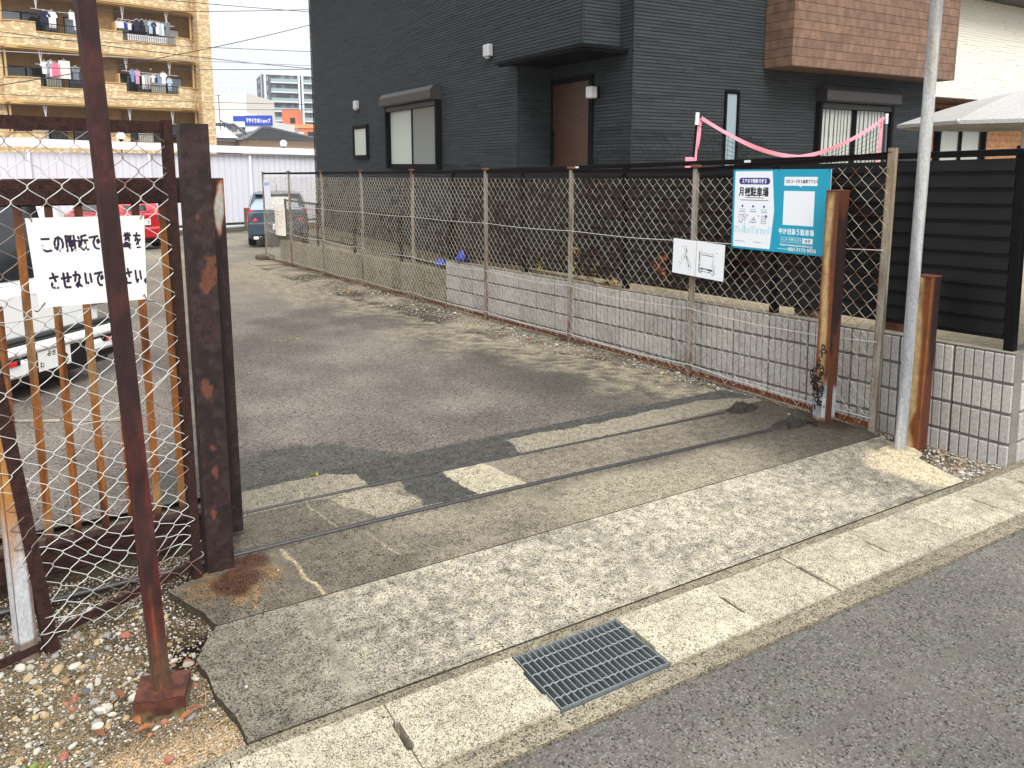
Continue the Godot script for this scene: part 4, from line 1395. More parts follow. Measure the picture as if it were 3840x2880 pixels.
func build_walls() -> void:
	var nr := Vector3(-WD.z, 0, WD.x).normalized()
	var wx := WD.normalized()
	var bas := Basis(wx, nr.cross(wx), nr)
	rng.seed = 77
	# a block: six upright ribs with grooves between them, and a recessed joint below and above
	var b := MB.new()
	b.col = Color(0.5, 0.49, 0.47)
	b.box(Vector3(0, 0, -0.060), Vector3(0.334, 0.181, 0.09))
	b.col = Color.WHITE
	for k in 6:
		b.box(Vector3((k - 2.5) * 0.0557, 0.0, -0.016), Vector3(0.0495, 0.162, 0.032), Basis(), 0.004)
	var rib := b.mesh()
	var t := thing("block_wall", "low grey wall of ribbed concrete blocks under the black fence", "wall")
	t.transform = Transform3D(bas, WB)
	for row in 4:
		for k in 20:
			var o := add(t, "block", rib, M["block%d" % (rng.randi() % 3)])
			o.position = Vector3(-0.168 - k * 0.3415, 0.664 - 0.091 - row * 0.1815, rng.randf_range(-0.0015, 0.0015))
		for k in 9:
			var o := add(t, "block", rib, M["block%d" % (rng.randi() % 3)])
			o.transform = Transform3D(Basis(Vector3.UP, PI * 0.5 + 0.051), Vector3(-0.002, 0.664 - 0.091 - row * 0.1815, -0.27 - k * 0.3345))
	b = MB.new()
	b.col = lin(206, 200, 190)
	b.span(Vector3(-6.83, 0.664, -0.105), Vector3(-0.012, 0.668, -0.006))
	add(t, "coping", b.mesh(), M.plain_concrete)
	# the older plain wall carrying on behind it
	t = thing("old_block_wall", "older stained plain block wall beyond the ribbed wall", "wall")
	t.transform = Transform3D(bas, WB)
	for row in 5:
		for k in 21:
			b = MB.new()
			b.col = lin(220, 216, 206) * (0.92 + 0.14 * ns(k * 0.3, row * 0.3, 1.0)) * (0.72 if k in [4, 8] else 1.0)
			b.box(Vector3(-7.01 - k * 0.345, 0.527 - 0.103 - row * 0.206, -0.06), Vector3(0.340, 0.201, 0.11), Basis(), 0.004)
			add(t, "block", b.mesh(), M.old_block)
	# the low mesh fence on it
	t = thing("mesh_fence", "low black welded mesh fence standing on the old block wall", "fence")
	t.transform = Transform3D(Basis(-FD, Vector3.UP, nr), FA + FD * 6.05 + Vector3(0.1, 0, 0) - Vector3(0, 0.115, 0))
	for s in [0.0, -1.5, -3.3, -5.1, -7.0]:
		b = MB.new()
		b.span(Vector3(s - 0.02, 0.28, -0.09), Vector3(s + 0.02, 1.14, -0.05))
		add(t, "post", b.mesh(), M.black_metal)
	b = MB.new()
	for k in 140:
		b.beam(Vector3(-k * 0.05, 0.5, -0.06), Vector3(-k * 0.05, 1.12, -0.06), 0.004, 0.004)
	for k in 7:
		b.beam(Vector3(-7.0, 0.5 + k * 0.1, -0.064), Vector3(0, 0.5 + k * 0.1, -0.064), 0.005, 0.005, Vector3.UP)
	add(t, "mesh_panel", b.mesh(), M.black_metal)
	for y in [0.495, 1.12]:
		b = MB.new()
		b.beam(Vector3(-7.0, y, -0.07), Vector3(0, y, -0.07), 0.03, 0.02, Vector3.UP)
		add(t, "mesh_rail", b.mesh(), M.black_metal)
	# the tall black slat fence on the ribbed wall
	t = thing("slat_fence", "tall black fence of horizontal metal slats on the ribbed wall", "fence")
	t.transform = Transform3D(bas, WB)
	var slat := MB.new()
	slat.box(Vector3(0, 0.018, 0), Vector3(1.0, 0.066, 0.012), Basis(Vector3.RIGHT, -0.16))
	slat.box(Vector3(0, -0.017, 0.006), Vector3(1.0, 0.006, 0.022))
	slat.box(Vector3(0, -0.032, -0.006), Vector3(1.0, 0.026, 0.006))
	var sm_ := slat.mesh()
	var posts := [-0.06, -1.72, -3.40, -5.08, -6.67]
	for s in posts:
		b = MB.new()
		b.span(Vector3(s - 0.028, 0.66, -0.10), Vector3(s + 0.028, 1.80, -0.045), 0.004)
		add(t, "post", b.mesh(), M.black_metal)
	for j in posts.size() - 1:
		var s0: float = posts[j + 1] + 0.03
		var s1: float = posts[j] - 0.03
		for k in 11:
			var o := add(t, "slat", sm_, M.black_slat)
			o.transform = Transform3D(Basis.from_scale(Vector3(s1 - s0, 1, 1)), Vector3((s0 + s1) * 0.5, 0.775 + k * 0.0955, -0.055))
	for k in 11:   # the return along the road
		var o := add(t, "slat", sm_, M.black_slat)
		o.transform = Transform3D(Basis(Vector3.UP, PI * 0.5 + 0.051) * Basis.from_scale(Vector3(2.9, 1, 1)), Vector3(-0.03, 0.775 + k * 0.0955, -1.53))
	b = MB.new()
	b.span(Vector3(-6.70, 1.796, -0.105), Vector3(-0.02, 1.835, -0.038), 0.004)
	b.span(Vector3(-0.082, 1.794, -3.0), Vector3(-0.021, 1.833, -0.10), 0.004)
	add(t, "top_rail", b.mesh(), M.black_metal)
	for s in [-1.98, -4.1]:
		b = MB.new()
		b.span(Vector3(s - 0.03, 1.806, -0.038), Vector3(s + 0.03, 1.824, -0.036))
		add(t, "sticker", b.mesh(), M.white_plastic)
	# the raised yard in front of the house
	b = MB.new()
	var yard := PackedVector2Array([Vector2(4.79, 2.33), Vector2(4.48, 8.95), Vector2(5.9, 8.95), Vector2(6.5, 8.1), Vector2(15.0, 8.1), Vector2(15.0, 2.35)])
	b.col = lin(226, 214, 194)
	b.prism(yard, 0.2, 0.57, Transform3D(Basis(Vector3.RIGHT, -PI * 0.5), Vector3.ZERO))
	struct("house_yard", b.mesh(), M.plain_concrete)
	# small things on the wall top and in the yard
	for e in [[Vector3(4.40, 0.56, -8.72), 0.09, "crumpled blue cloth on the far end of the ribbed wall"], [Vector3(4.36, 0.42, -9.3), 0.07, "blue plastic bag lying by the low mesh fence"]]:
		b = MB.new()
		b.grid(14, 10, func(s, tt):
			var w: float = s * TAU
			var v: float = tt * PI
			var d := Vector3(cos(w) * sin(v), -cos(v) * 0.7, sin(w) * sin(v))
			return e[0] + d * e[1] * (1.0 + 0.9 * N.get_noise_3dv(d * 60.0)), null, true)
		tag(add(self, "cloth", b.mesh(), M.blue_cloth), e[2], "cloth")
	b = MB.new()
	b.span(Vector3(4.80, 0.571, -3.9), Vector3(4.94, 0.80, -3.72), 0.01)
	tag(add(self, "planter", b.mesh(), M.plank1), "brown box planter behind the black fence near its road end", "planter")
	b = MB.new()
	b.span(Vector3(4.80, 0.571, -3.2), Vector3(4.90, 0.76, -3.05), 0.01)
	tag(add(self, "red_box", b.mesh(), M.stone5), "small dull red box under the black fence beside the fence post", "box")


func siding(parent: Node3D, b: MB, o: Vector3, r: Vector3, w: float, h: float, nr: Vector3, holes: Array, sd: int, single: int, from_right := false) -> void:   # thin staggered boards on a wall face; the first «single» of them as parts of their own
	rng.seed = sd
	var pitch := 0.0455
	var unit: ArrayMesh = M.get("strip_mesh")
	var bas := Basis(r, Vector3.UP, nr)
	var made := 0
	for row in int(h / pitch):
		var y := row * pitch
		var x := -rng.randf() * 0.45
		while x < w:
			var len := 0.46
			var x0 := maxf(x, 0.0)
			var x1 := minf(x + len, w)
			x += len
			var spans := [[x0, x1]]
			for q in holes:
				if y + pitch * 0.5 > q[2] and y + pitch * 0.5 < q[3]:
					var nx := []
					for sp in spans:
						if sp[1] <= q[0] or sp[0] >= q[1]:
							nx.append(sp)
						else:
							if q[0] > sp[0]:
								nx.append([sp[0], q[0]])
							if q[1] < sp[1]:
								nx.append([q[1], sp[1]])
					spans = nx
			for sp in spans:
				var l: float = sp[1] - sp[0]
				if l < 0.012:
					continue
				var dep := 0.012 + 0.006 * rng.randf()
				var c: Vector3 = o + r * ((sp[0] + sp[1]) * 0.5) + Vector3.UP * (y + pitch * 0.5) + nr * dep * 0.5
				var near: float = w - sp[1] if from_right else sp[0]
				if made < single and near < 2.2 and y > 1.1:
					made += 1
					var k := add(parent, "siding_strip", unit, M["siding%d" % (rng.randi() % 3)])
					k.transform = Transform3D(bas * Basis.from_scale(Vector3(l - 0.003, 0.037, dep)), c)
				else:
					var tone := rng.randf_range(0.78, 1.12)
					b.col = Color(tone, tone, tone)
					b.box(c, Vector3(l - 0.003, 0.037, dep), bas)


func window(parent: Node3D, o: Vector3, r: Vector3, nr: Vector3, w: float, h: float, frame: float, panes: Array, box: float, deep := 0.05) -> Node3D:   # o: lower left outside corner; panes: a material key for each sash
	var bas := Basis(r, Vector3.UP, nr)
	var t := Node3D.new()
	t.name = "window"
	parent.add_child(t, true)
	t.transform = Transform3D(bas, o)
	var b := MB.new()
	b.span(Vector3(0, 0, -0.02), Vector3(w, frame, deep), 0.004)
	b.span(Vector3(0, h - frame, -0.02), Vector3(w, h, deep), 0.004)
	b.span(Vector3(0, frame, -0.02), Vector3(frame, h - frame, deep), 0.004)
	b.span(Vector3(w - frame, frame, -0.02), Vector3(w, h - frame, deep), 0.004)
	add(t, "frame", b.mesh(), M.black_metal)
	var n := panes.size()
	var sw := (w - 2.0 * frame) / n
	for k in n:
		var x0 := frame + sw * k
		var zf := 0.024 if k % 2 == 0 else 0.040
		b = MB.new()
		var fr := 0.045 if n > 1 else 0.012
		b.span(Vector3(x0, frame, zf - 0.015), Vector3(x0 + fr, h - frame, zf + 0.012))
		b.span(Vector3(x0 + sw - fr, frame, zf - 0.015), Vector3(x0 + sw, h - frame, zf + 0.012))
		b.span(Vector3(x0 + fr, frame, zf - 0.015), Vector3(x0 + sw - fr, frame + fr, zf + 0.012))
		b.span(Vector3(x0 + fr, h - frame - fr, zf - 0.015), Vector3(x0 + sw - fr, h - frame, zf + 0.012))
		add(t, "sash", b.mesh(), M.black_metal)
		b = MB.new()
		var key: String = panes[k]
		if key == "pane":
			b.quad(Vector3(x0 + fr, frame + fr, zf), Vector3(x0 + sw - fr, frame + fr, zf), Vector3(x0 + sw - fr, h - frame - fr, zf), Vector3(x0 + fr, h - frame - fr, zf))
			add(t, "pane", b.mesh(), M.pane)
			b = MB.new()
			b.grid(70, 2, func(s, v): return Vector3(x0 + fr + s * (sw - 2.0 * fr), frame + v * (h - 2.0 * frame), 0.003 + 0.006 * sin(s * sw * 62.0 + 1.4 * sin(s * 9.0))))
			add(t, "curtain", b.mesh(), M.curtain)
		else:
			b.span(Vector3(x0 + fr, frame + fr, zf - 0.006), Vector3(x0 + sw - fr, h - frame - fr, zf))
			add(t, "pane", b.mesh(), M[key])
	if box > 0.0:   # the roller shutter housing above, chamfered below and above
		b = MB.new()
		var xf := Transform3D(Basis(Vector3.FORWARD, Vector3.UP, Vector3.RIGHT), Vector3.ZERO)
		b.prism(PackedVector2Array([Vector2(0.02, h + 0.005), Vector2(-0.2, h + 0.005), Vector2(-0.22, h + 0.03), Vector2(-0.22, h + box - 0.08), Vector2(-0.15, h + box), Vector2(0.02, h + box)]), -0.03, w + 0.03, xf)
		add(t, "shutter_housing", b.mesh(), M.bronze_metal)
		b = MB.new()
		b.span(Vector3(0.0, h - 0.09, deep), Vector3(w, h - 0.005, 0.10), 0.004)
		add(t, "shutter_slat", b.mesh(), M.bronze_metal)
		for x in [-0.025, w - 0.035]:
			b = MB.new()
			b.span(Vector3(x, 0.0, -0.02), Vector3(x + 0.06, h - 0.002, 0.11), 0.003)
			add(t, "shutter_guide", b.mesh(), M.black_metal)
	return t


func build_house() -> void:
	var u := MB.new()
	u.box(Vector3.ZERO, Vector3.ONE)
	M["strip_mesh"] = u.mesh()
	var t := thing("dark_house", "two-storey house clad in thin charcoal boards with a brown projecting bay", "house", Vector3(6.0, 0, -8.11))
	# local frame: x to the right, z towards the road. Face A lies at x = 0 and runs to z = -12.4; the door wall at x = 0.6; face B at z = 0.
	var b := MB.new()
	b.col = Color(0.7, 0.7, 0.7)
	b.span(Vector3(0.02, 0.1, -12.34), Vector3(7.0, 6.4, -1.90))
	b.span(Vector3(0.62, 0.1, -1.90), Vector3(7.0, 6.4, -0.02))
	b.span(Vector3(0.02, 3.19, -1.90), Vector3(0.62, 6.4, -0.29))
	add(t, "wall", b.mesh(), M.siding)
	b = MB.new()
	b.col = lin(190, 186, 176)
	b.span(Vector3(0.06, -0.8, -12.3), Vector3(6.9, 0.1, -0.1))
	add(t, "foundation", b.mesh(), M.plain_concrete)
	b = MB.new()
	var P := Vector3.UP
	# face A: its boards run from the far corner towards the road
	siding(t, b, Vector3(0.02, 0.1, -12.36), Vector3.BACK, 10.48, 3.0945, Vector3.LEFT, [[5.38, 7.75, 1.54, 3.0], [3.2, 4.06, 1.78, 2.46]], 11, 60, true)
	siding(t, b, Vector3(0.02, 3.194, -12.36), Vector3.BACK, 12.08, 3.1, Vector3.LEFT, [], 12, 40, true)
	siding(t, b, Vector3(0.02, 0.1, -1.90), Vector3.RIGHT, 0.6, 3.0945, Vector3.BACK, [], 13, 0)
	siding(t, b, Vector3(0.62, 0.1, -1.90), Vector3.BACK, 1.88, 3.0945, Vector3.LEFT, [[0.0, 1.06, 0.5, 2.9]], 14, 60)
	siding(t, b, Vector3(0.62, 3.19, -0.29), Vector3.BACK, 0.27, 3.1, Vector3.LEFT, [], 15, 0)
	siding(t, b, Vector3(0.02, 3.19, -0.29), Vector3.RIGHT, 0.6, 3.1, Vector3.BACK, [], 16, 0)
	siding(t, b, Vector3(0.62, 0.1, -0.02), Vector3.RIGHT, 6.42, 6.2, Vector3.BACK, [[1.66, 1.94, 0.6, 2.68], [3.62, 5.46, 0.6, 2.87], [2.42, 6.40, 3.0, 5.9]], 17, 130)
	var o := add(t, "siding_strips", b.mesh(), M.siding)
	o.set_meta("kind", "stuff")
	b = MB.new()
	for e in [[Vector3(-0.006, 0.1, -1.895), 3.09], [Vector3(0.605, 0.1, -0.004), 3.08], [Vector3(-0.006, 3.2, -0.285), 3.1], [Vector3(0.605, 3.2, -0.004), 3.1], [Vector3(-0.006, 0.1, -12.37), 6.2], [Vector3(7.05, 0.1, -0.004), 6.2]]:
		b.span(e[0] + Vector3(-0.008, 0, -0.012), e[0] + Vector3(0.012, e[1], 0.008), 0.002)
	add(t, "corner_trim", b.mesh(), M.siding1)
	b = MB.new()
	b.span(Vector3(-0.4, 6.4, -12.8), Vector3(7.4, 6.62, 0.4))
	add(t, "roof", b.mesh(), M.black_metal)
	# canopy over the door
	b = MB.new()
	b.prism(PackedVector2Array([Vector2(-0.19, 2.25), Vector2(-0.19, 0.02), Vector2(0.62, 0.09), Vector2(0.62, 1.9), Vector2(0.0, 2.0)]), 3.195, 3.235, Transform3D(Basis(Vector3.RIGHT, -PI * 0.5), Vector3.ZERO))
	b.prism(PackedVector2Array([Vector2(-0.17, 2.2), Vector2(-0.17, 0.05), Vector2(0.58, 0.1), Vector2(0.58, 1.89), Vector2(0.0, 1.95)]), 3.165, 3.195, Transform3D(Basis(Vector3.RIGHT, -PI * 0.5), Vector3.ZERO))
	add(t, "canopy", b.mesh(), M.black_metal)
	# front door
	var d := Node3D.new()
	d.name = "door"
	t.add_child(d, true)
	d.position = Vector3(0.60, 0.62, -1.90)
	b = MB.new()
	b.span(Vector3(-0.03, 0, 0.0), Vector3(0.03, 2.36, 0.05))
	b.span(Vector3(-0.03, 0, 0.98), Vector3(0.03, 2.36, 1.06))
	b.span(Vector3(-0.03, 2.29, 0.05), Vector3(0.03, 2.36, 0.98))
	add(d, "frame", b.mesh(), M.black_metal)
	b = MB.new()
	b.span(Vector3(-0.015, 0.0, 0.055), Vector3(0.02, 2.285, 0.975))
	add(d, "leaf", b.mesh(), M.door_wood)
	b = MB.new()
	b.span(Vector3(-0.06, 0.62, 0.09), Vector3(-0.04, 1.62, 0.115), 0.004)
	b.span(Vector3(-0.05, 0.66, 0.095), Vector3(-0.01, 0.69, 0.11))
	b.span(Vector3(-0.05, 1.55, 0.095), Vector3(-0.01, 1.58, 0.11))
	add(d, "handle", b.mesh(), M.black_metal)
	# wall lamp and vents
	var l := Node3D.new()
	l.name = "wall_lamp"
	t.add_child(l, true)
	l.position = Vector3(0.6, 2.72, -0.76)
	b = MB.new()
	b.span(Vector3(-0.04, -0.08, -0.06), Vector3(0.0, 0.08, 0.06))
	add(l, "back_plate", b.mesh(), M.black_metal)
	b = MB.new()
	b.span(Vector3(-0.155, -0.08, -0.065), Vector3(-0.04, 0.08, 0.065), 0.012)
	add(l, "lamp_shade", b.mesh(), M.white_plastic)
	for p in [Vector3(-0.02, 3.03, -8.90), Vector3(-0.02, 3.47, -2.74)]:
		var vv := Node3D.new()
		vv.name = "vent"
		t.add_child(vv, true)
		vv.position = p
		b = MB.new()
		b.span(Vector3(-0.07, -0.085, -0.09), Vector3(0.02, 0.10, 0.09), 0.012)
		add(vv, "hood", b.mesh(), M.silver)
		b = MB.new()
		b.span(Vector3(-0.045, -0.11, -0.05), Vector3(-0.01, -0.082, 0.05))
		add(vv, "outlet", b.mesh(), M.silver)
	# windows
	window(t, Vector3(0.0, 1.64, -6.99), Vector3.BACK, Vector3.LEFT, 2.42, 1.22, 0.05, ["frosted", "frosted_dark"], 0.25)
	window(t, Vector3(0.0, 1.85, -9.2), Vector3.BACK, Vector3.LEFT, 0.94, 0.74, 0.07, ["frosted"], 0.0)
	window(t, Vector3(2.28, 0.70, -0.02), Vector3.RIGHT, Vector3.BACK, 0.28, 2.07, 0.03, ["frosted_blue"], 0.0)
	window(t, Vector3(4.26, 0.70, -0.02), Vector3.RIGHT, Vector3.BACK, 1.80, 1.98, 0.05, ["pane", "pane"], 0.25)
	# the brown bay: courses of boards on its front and side, underside darker boards
	var bay := Node3D.new()
	bay.name = "bay"
	t.add_child(bay, true)
	bay.position = Vector3(3.04, 3.12, 0)
	b = MB.new()
	b.span(Vector3(0.012, 0.012, -0.02), Vector3(3.97, 2.8, 0.488))
	add(bay, "core", b.mesh(), M.black_metal)
	rng.seed = 23
	for row in 22:
		var y := row * 0.1242
		var x := -rng.randf() * 0.8
		while x < 3.98:
			var len := rng.randf_range(0.5, 1.6)
			for cut in [[0.05, 1.06], [1.06, 2.9], [2.9, 3.93]]:
				var x0 := maxf(x, cut[0])
				var x1 := minf(x + len, cut[1])
				if x1 - x0 > 0.02:
					b = MB.new()
					b.span(Vector3(x0, y, 0.485), Vector3(x1 - 0.0006, y + 0.1188, 0.5), 0.0012)
					add(bay, "plank", b.mesh(), M["plank%d" % (rng.randi() % 3)])
			x += len
		for e in [[0.0, 0.048], [3.932, 3.98]]:
			b = MB.new()
			b.span(Vector3(e[0], y, 0.485), Vector3(e[1], y + 0.119, 0.501), 0.002)
			add(bay, "plank", b.mesh(), M.plank1)
		var cut2 := rng.randf_range(0.12, 0.38)
		for e in [[0.0, cut2], [cut2, 0.484]]:
			b = MB.new()
			b.span(Vector3(-0.002, y, e[0]), Vector3(0.012, y + 0.119, e[1] - 0.002), 0.002)
			add(bay, "plank", b.mesh(), M["plank%d" % (rng.randi() % 3)])
	b = MB.new()
	b.span(Vector3(0.0, -0.01, -0.02), Vector3(3.98, 0.0, 0.498))
	add(bay, "soffit", b.mesh(), M.plank1)

	# the pale house next door
	t = thing("pale_house", "cream house with a brown recessed ground floor at the right edge", "house", Vector3(13.2, 0, -8.6))
	b = MB.new()
	b.span(Vector3(0.2, 2.97, -8.0), Vector3(12.0, 5.6, -0.015))
	add(t, "wall", b.mesh(), M.white_siding)
	b = MB.new()
	rng.seed = 31
	for row in 44:
		var x := -rng.randf() * 0.5
		while x < 8.0:
			var x0 := maxf(x, 0.2)
			b.box(Vector3((x0 + x + 0.5) * 0.5, 2.97 + row * 0.045 + 0.0225, -0.01), Vector3(x + 0.5 - x0 - 0.004, 0.038, rng.randf_range(0.008, 0.026)))
			x += 0.5
	o = add(t, "siding_strips", b.mesh(), M.white_siding)
	o.set_meta("kind", "stuff")
	b = MB.new()
	b.span(Vector3(0.2, 2.955, -1.0), Vector3(12.0, 2.972, 0.0))
	add(t, "soffit", b.mesh(), M.plank1)
	b = MB.new()
	b.span(Vector3(0.2, 0.0, -8.0), Vector3(12.0, 2.95, -0.92))
	add(t, "lower_wall", b.mesh(), M.tan_plank)
	for row in 18:
		b = MB.new()
		b.span(Vector3(4.42, 0.62 + row * 0.125, -0.92), Vector3(11.0, 0.62 + row * 0.125 + 0.12, -0.90), 0.003)
		add(t, "plank", b.mesh(), M.tan_plank)
	b = MB.new()
	b.span(Vector3(0.12, 0.3, -1.0), Vector3(0.26, 2.95, -0.3))
	add(t, "side_panel", b.mesh(), M.plank0)
	window(t, Vector3(2.55, 0.7, -0.90), Vector3.RIGHT, Vector3.BACK, 1.7, 1.83, 0.05, ["pane", "pane"], 0.32)
	window(t, Vector3(5.75, 1.2, -0.90), Vector3.RIGHT, Vector3.BACK, 0.9, 0.95, 0.05, ["grey_glass"], 0.0)
	b = MB.new()
	b.span(Vector3(0.0, 4.80, -1.0), Vector3(12.5, 5.0, 0.55))
	add(t, "eave", b.mesh(), M.bronze_metal)

	# sagging play net between the house and the black fence
	t = thing("play_net", "black play net with a sagging pink top band in front of the house", "net", Vector3(5.77, 0.65, -6.0))
	var W := 3.1
	var topy := func(s: float) -> float: return 1.58 + 0.09 * s - 1.42 * s * (1.0 - s) * (1.0 + 0.22 * (1.0 - 2.0 * absf(s - 0.5)))
	b = MB.new()
	b.grid(50, 2, func(s, v): return Vector3(0.03 + s * (W - 0.06), topy.call(s) - 0.045 * (1.0 - v), 0.012 * sin(s * 16.0) * (1.0 - v) + 0.01))
	add(t, "top_band", b.mesh(), M.pink)
	for e in [[0.0, 0.055, 0.0], [W - 0.10, W - 0.035, 1.0]]:
		b = MB.new()
		b.grid(2, 20, func(s, v): return Vector3(lerpf(e[0], e[1], s) - (0.09 * (1.0 - v) if e[2] < 0.5 else 0.03 * (1.0 - v)), 0.95 + v * (topy.call(e[2]) - 0.97), 0.006 * sin(v * 12.0)))
		add(t, "side_band", b.mesh(), M.pink)
	b = MB.new()
	b.span(Vector3(-0.17, 1.03, -0.005), Vector3(-0.05, 1.16, 0.012), 0.004)
	add(t, "side_band", b.mesh(), M.pink)
	b = MB.new()
	for k in 44:
		var s := k / 43.0
		b.tube([Vector3(s * W, 0.75, 0.02 * sin(s * 30.0)), Vector3(s * W, topy.call(s) - 0.03, 0)], 0.0022, 4)
	for k in 14:
		var pts := []
		for j in 30:
			var s := j / 29.0
			var y: float = lerpf(0.75, topy.call(s) - 0.03, k / 13.0)
			pts.append(Vector3(s * W, y, 0.0))
		b.tube(pts, 0.0022, 4)
	add(t, "netting", b.mesh(), M.net_black)
	for e in [[-0.02, -0.16, M.black_metal], [W + 0.02, W + 0.09, M.grey_paint]]:
		b = MB.new()
		b.tube([Vector3(e[1], 0.0, 0), Vector3(e[0], topy.call(0.0 if e[0] < 1.0 else 1.0) + 0.02, 0)], 0.013, 8)
		add(t, "pole", b.mesh(), e[2])
		b = MB.new()
		var ty: float = topy.call(0.0 if e[0] < 1.0 else 1.0)
		b.tube([Vector3(e[0] + (e[1] - e[0]) * 0.06, ty - 0.09, 0), Vector3(e[0], ty + 0.035, 0)], 0.02, 8)
		add(t, "pole_cap", b.mesh(), M.white_plastic)

	# garden parasol
	t = thing("parasol", "pale grey garden parasol rising above the black fence at the right", "parasol", Vector3(12.12, 0.65, -6.0))
	b = MB.new()
	var rim := []
	for k in 8:
		var w := TAU * k / 8.0 + PI
		rim.append(Vector3(cos(w) * 1.69, 1.665, sin(w) * 1.69))
	for k in 8:
		var p: Vector3 = rim[k]
		var q: Vector3 = rim[(k + 1) % 8]
		b.grid(8, 8, func(s, v):
			var e: Vector3 = p.lerp(q, s)
			var pt: Vector3 = e * (1.0 - v)
			pt.y = 1.665 + 0.47 * (1.0 - pow(1.0 - v, 1.35)) - 0.05 * v * (1.0 - v) * sin(s * PI) * 2.0
			return pt, null, true)
	add(t, "canopy", b.mesh(), M.canvas)
	b = MB.new()
	for k in 8:
		var p: Vector3 = rim[k]
		var q: Vector3 = rim[(k + 1) % 8]
		b.quad(p - Vector3(0, 0.05, 0), q - Vector3(0, 0.05, 0), q, p)
	add(t, "valance", b.mesh(), M.canvas)
	b = MB.new()
	b.tube([Vector3(0, 0, 0), Vector3(0, 2.16, 0)], 0.024, 10)
	add(t, "pole", b.mesh(), M.silver)
	for k in 8:
		b = MB.new()
		b.tube([rim[k] + Vector3(0, -0.01, 0), Vector3(0, 2.10, 0)], 0.008, 5)
		add(t, "rib", b.mesh(), M.silver)
	b = MB.new()
	b.lathe([Vector2(0.0, -0.03), Vector2(0.025, -0.02), Vector2(0.025, 0.02), Vector2(0.0, 0.03)], 8, Transform3D(Basis(), rim[0] + Vector3(0, -0.01, 0)))
	add(t, "rib_tip", b.mesh(), M.silver)

	# shrubs showing through the fence
	for e in [[Vector3(4.545, 0.56, -6.1), 0.26, 150, 0, "yellow and green creeping shrub trailing over the ribbed wall"], [Vector3(4.53, 0.58, -6.42), 0.5, 60, 1, "thin yellow-leaved sprig climbing beside a fence post"], [Vector3(4.57, 0.72, -5.12), 0.36, 70, 2, "thin red-leaved sprig beside the white double plate"], [Vector3(4.51, 0.55, -7.0), 0.24, 30, 1, "small yellow sprig behind the middle of the fence"]]:
		plant(e[0], e[1], e[2], e[3], e[4])


func leaf(b: MB, p: Vector3, d: Vector3, s: float) -> void:
	var side := d.cross(Vector3(0.3, 1, 0.2)).normalized() * s * 0.32
	b.quad(p, p + d * s * 0.45 + side, p + d * s, p + d * s * 0.45 - side)


func plant(o: Vector3, h: float, leaves: int, kind: int, label: String) -> void:
	rng.seed = int(h * 1000.0) + leaves
	var t := thing("shrub", label, "shrub", o)
	var cols := [[lin(150, 132, 40), lin(96, 122, 50), lin(196, 160, 50), lin(150, 84, 40)], [lin(220, 186, 60), lin(206, 160, 56), lin(150, 150, 60)], [lin(206, 86, 52), lin(186, 60, 44), lin(110, 120, 60)]]
	var tw := MB.new()
	var lf := MB.new()
	var stems := 3 if kind else 9
	for k in stems:
		var d := Vector3(-0.15 + rng.randf_range(-0.12, 0.05), 1.0, rng.randf_range(-0.25, 0.45)).normalized()
		if kind == 0:
			d = Vector3(rng.randf_range(-0.25, 0.1), 0.35, rng.randf_range(-1.0, 2.2)).normalized()
		var pts := []
		var len := h * rng.randf_range(0.6, 1.0) * (2.2 if kind == 0 else 1.0)
		for j in 6:
			pts.append(d * len * j / 5.0 + Vector3(0.02 * sin(j + k), -0.25 * pow(j / 5.0, 2.0) * len * (0.6 if kind == 0 else 0.1), 0.03 * sin(j * 1.3 + k)))
		tw.tube(pts, 0.003, 4, [], 0.4)
		for q in leaves / stems:
			lf.col = cols[kind][rng.randi() % cols[kind].size()]
			var at := rng.randf_range(0.25, 1.0) * 5.0
			var p: Vector3 = pts[int(minf(at, 4.0))].lerp(pts[int(minf(at, 4.0)) + 1], fposmod(at, 1.0))
			leaf(lf, p + Vector3(rng.randfn(0, 0.02), rng.randfn(0, 0.02), rng.randfn(0, 0.02)), Vector3(rng.randfn(0, 1), rng.randfn(0.1, 0.7), rng.randfn(0, 1)).normalized(), rng.randf_range(0.025, 0.05))
	add(t, "stem", tw.mesh(), M.twig)
	var f := add(t, "foliage", lf.mesh(), M.leaf)
	f.set_meta("kind", "stuff")


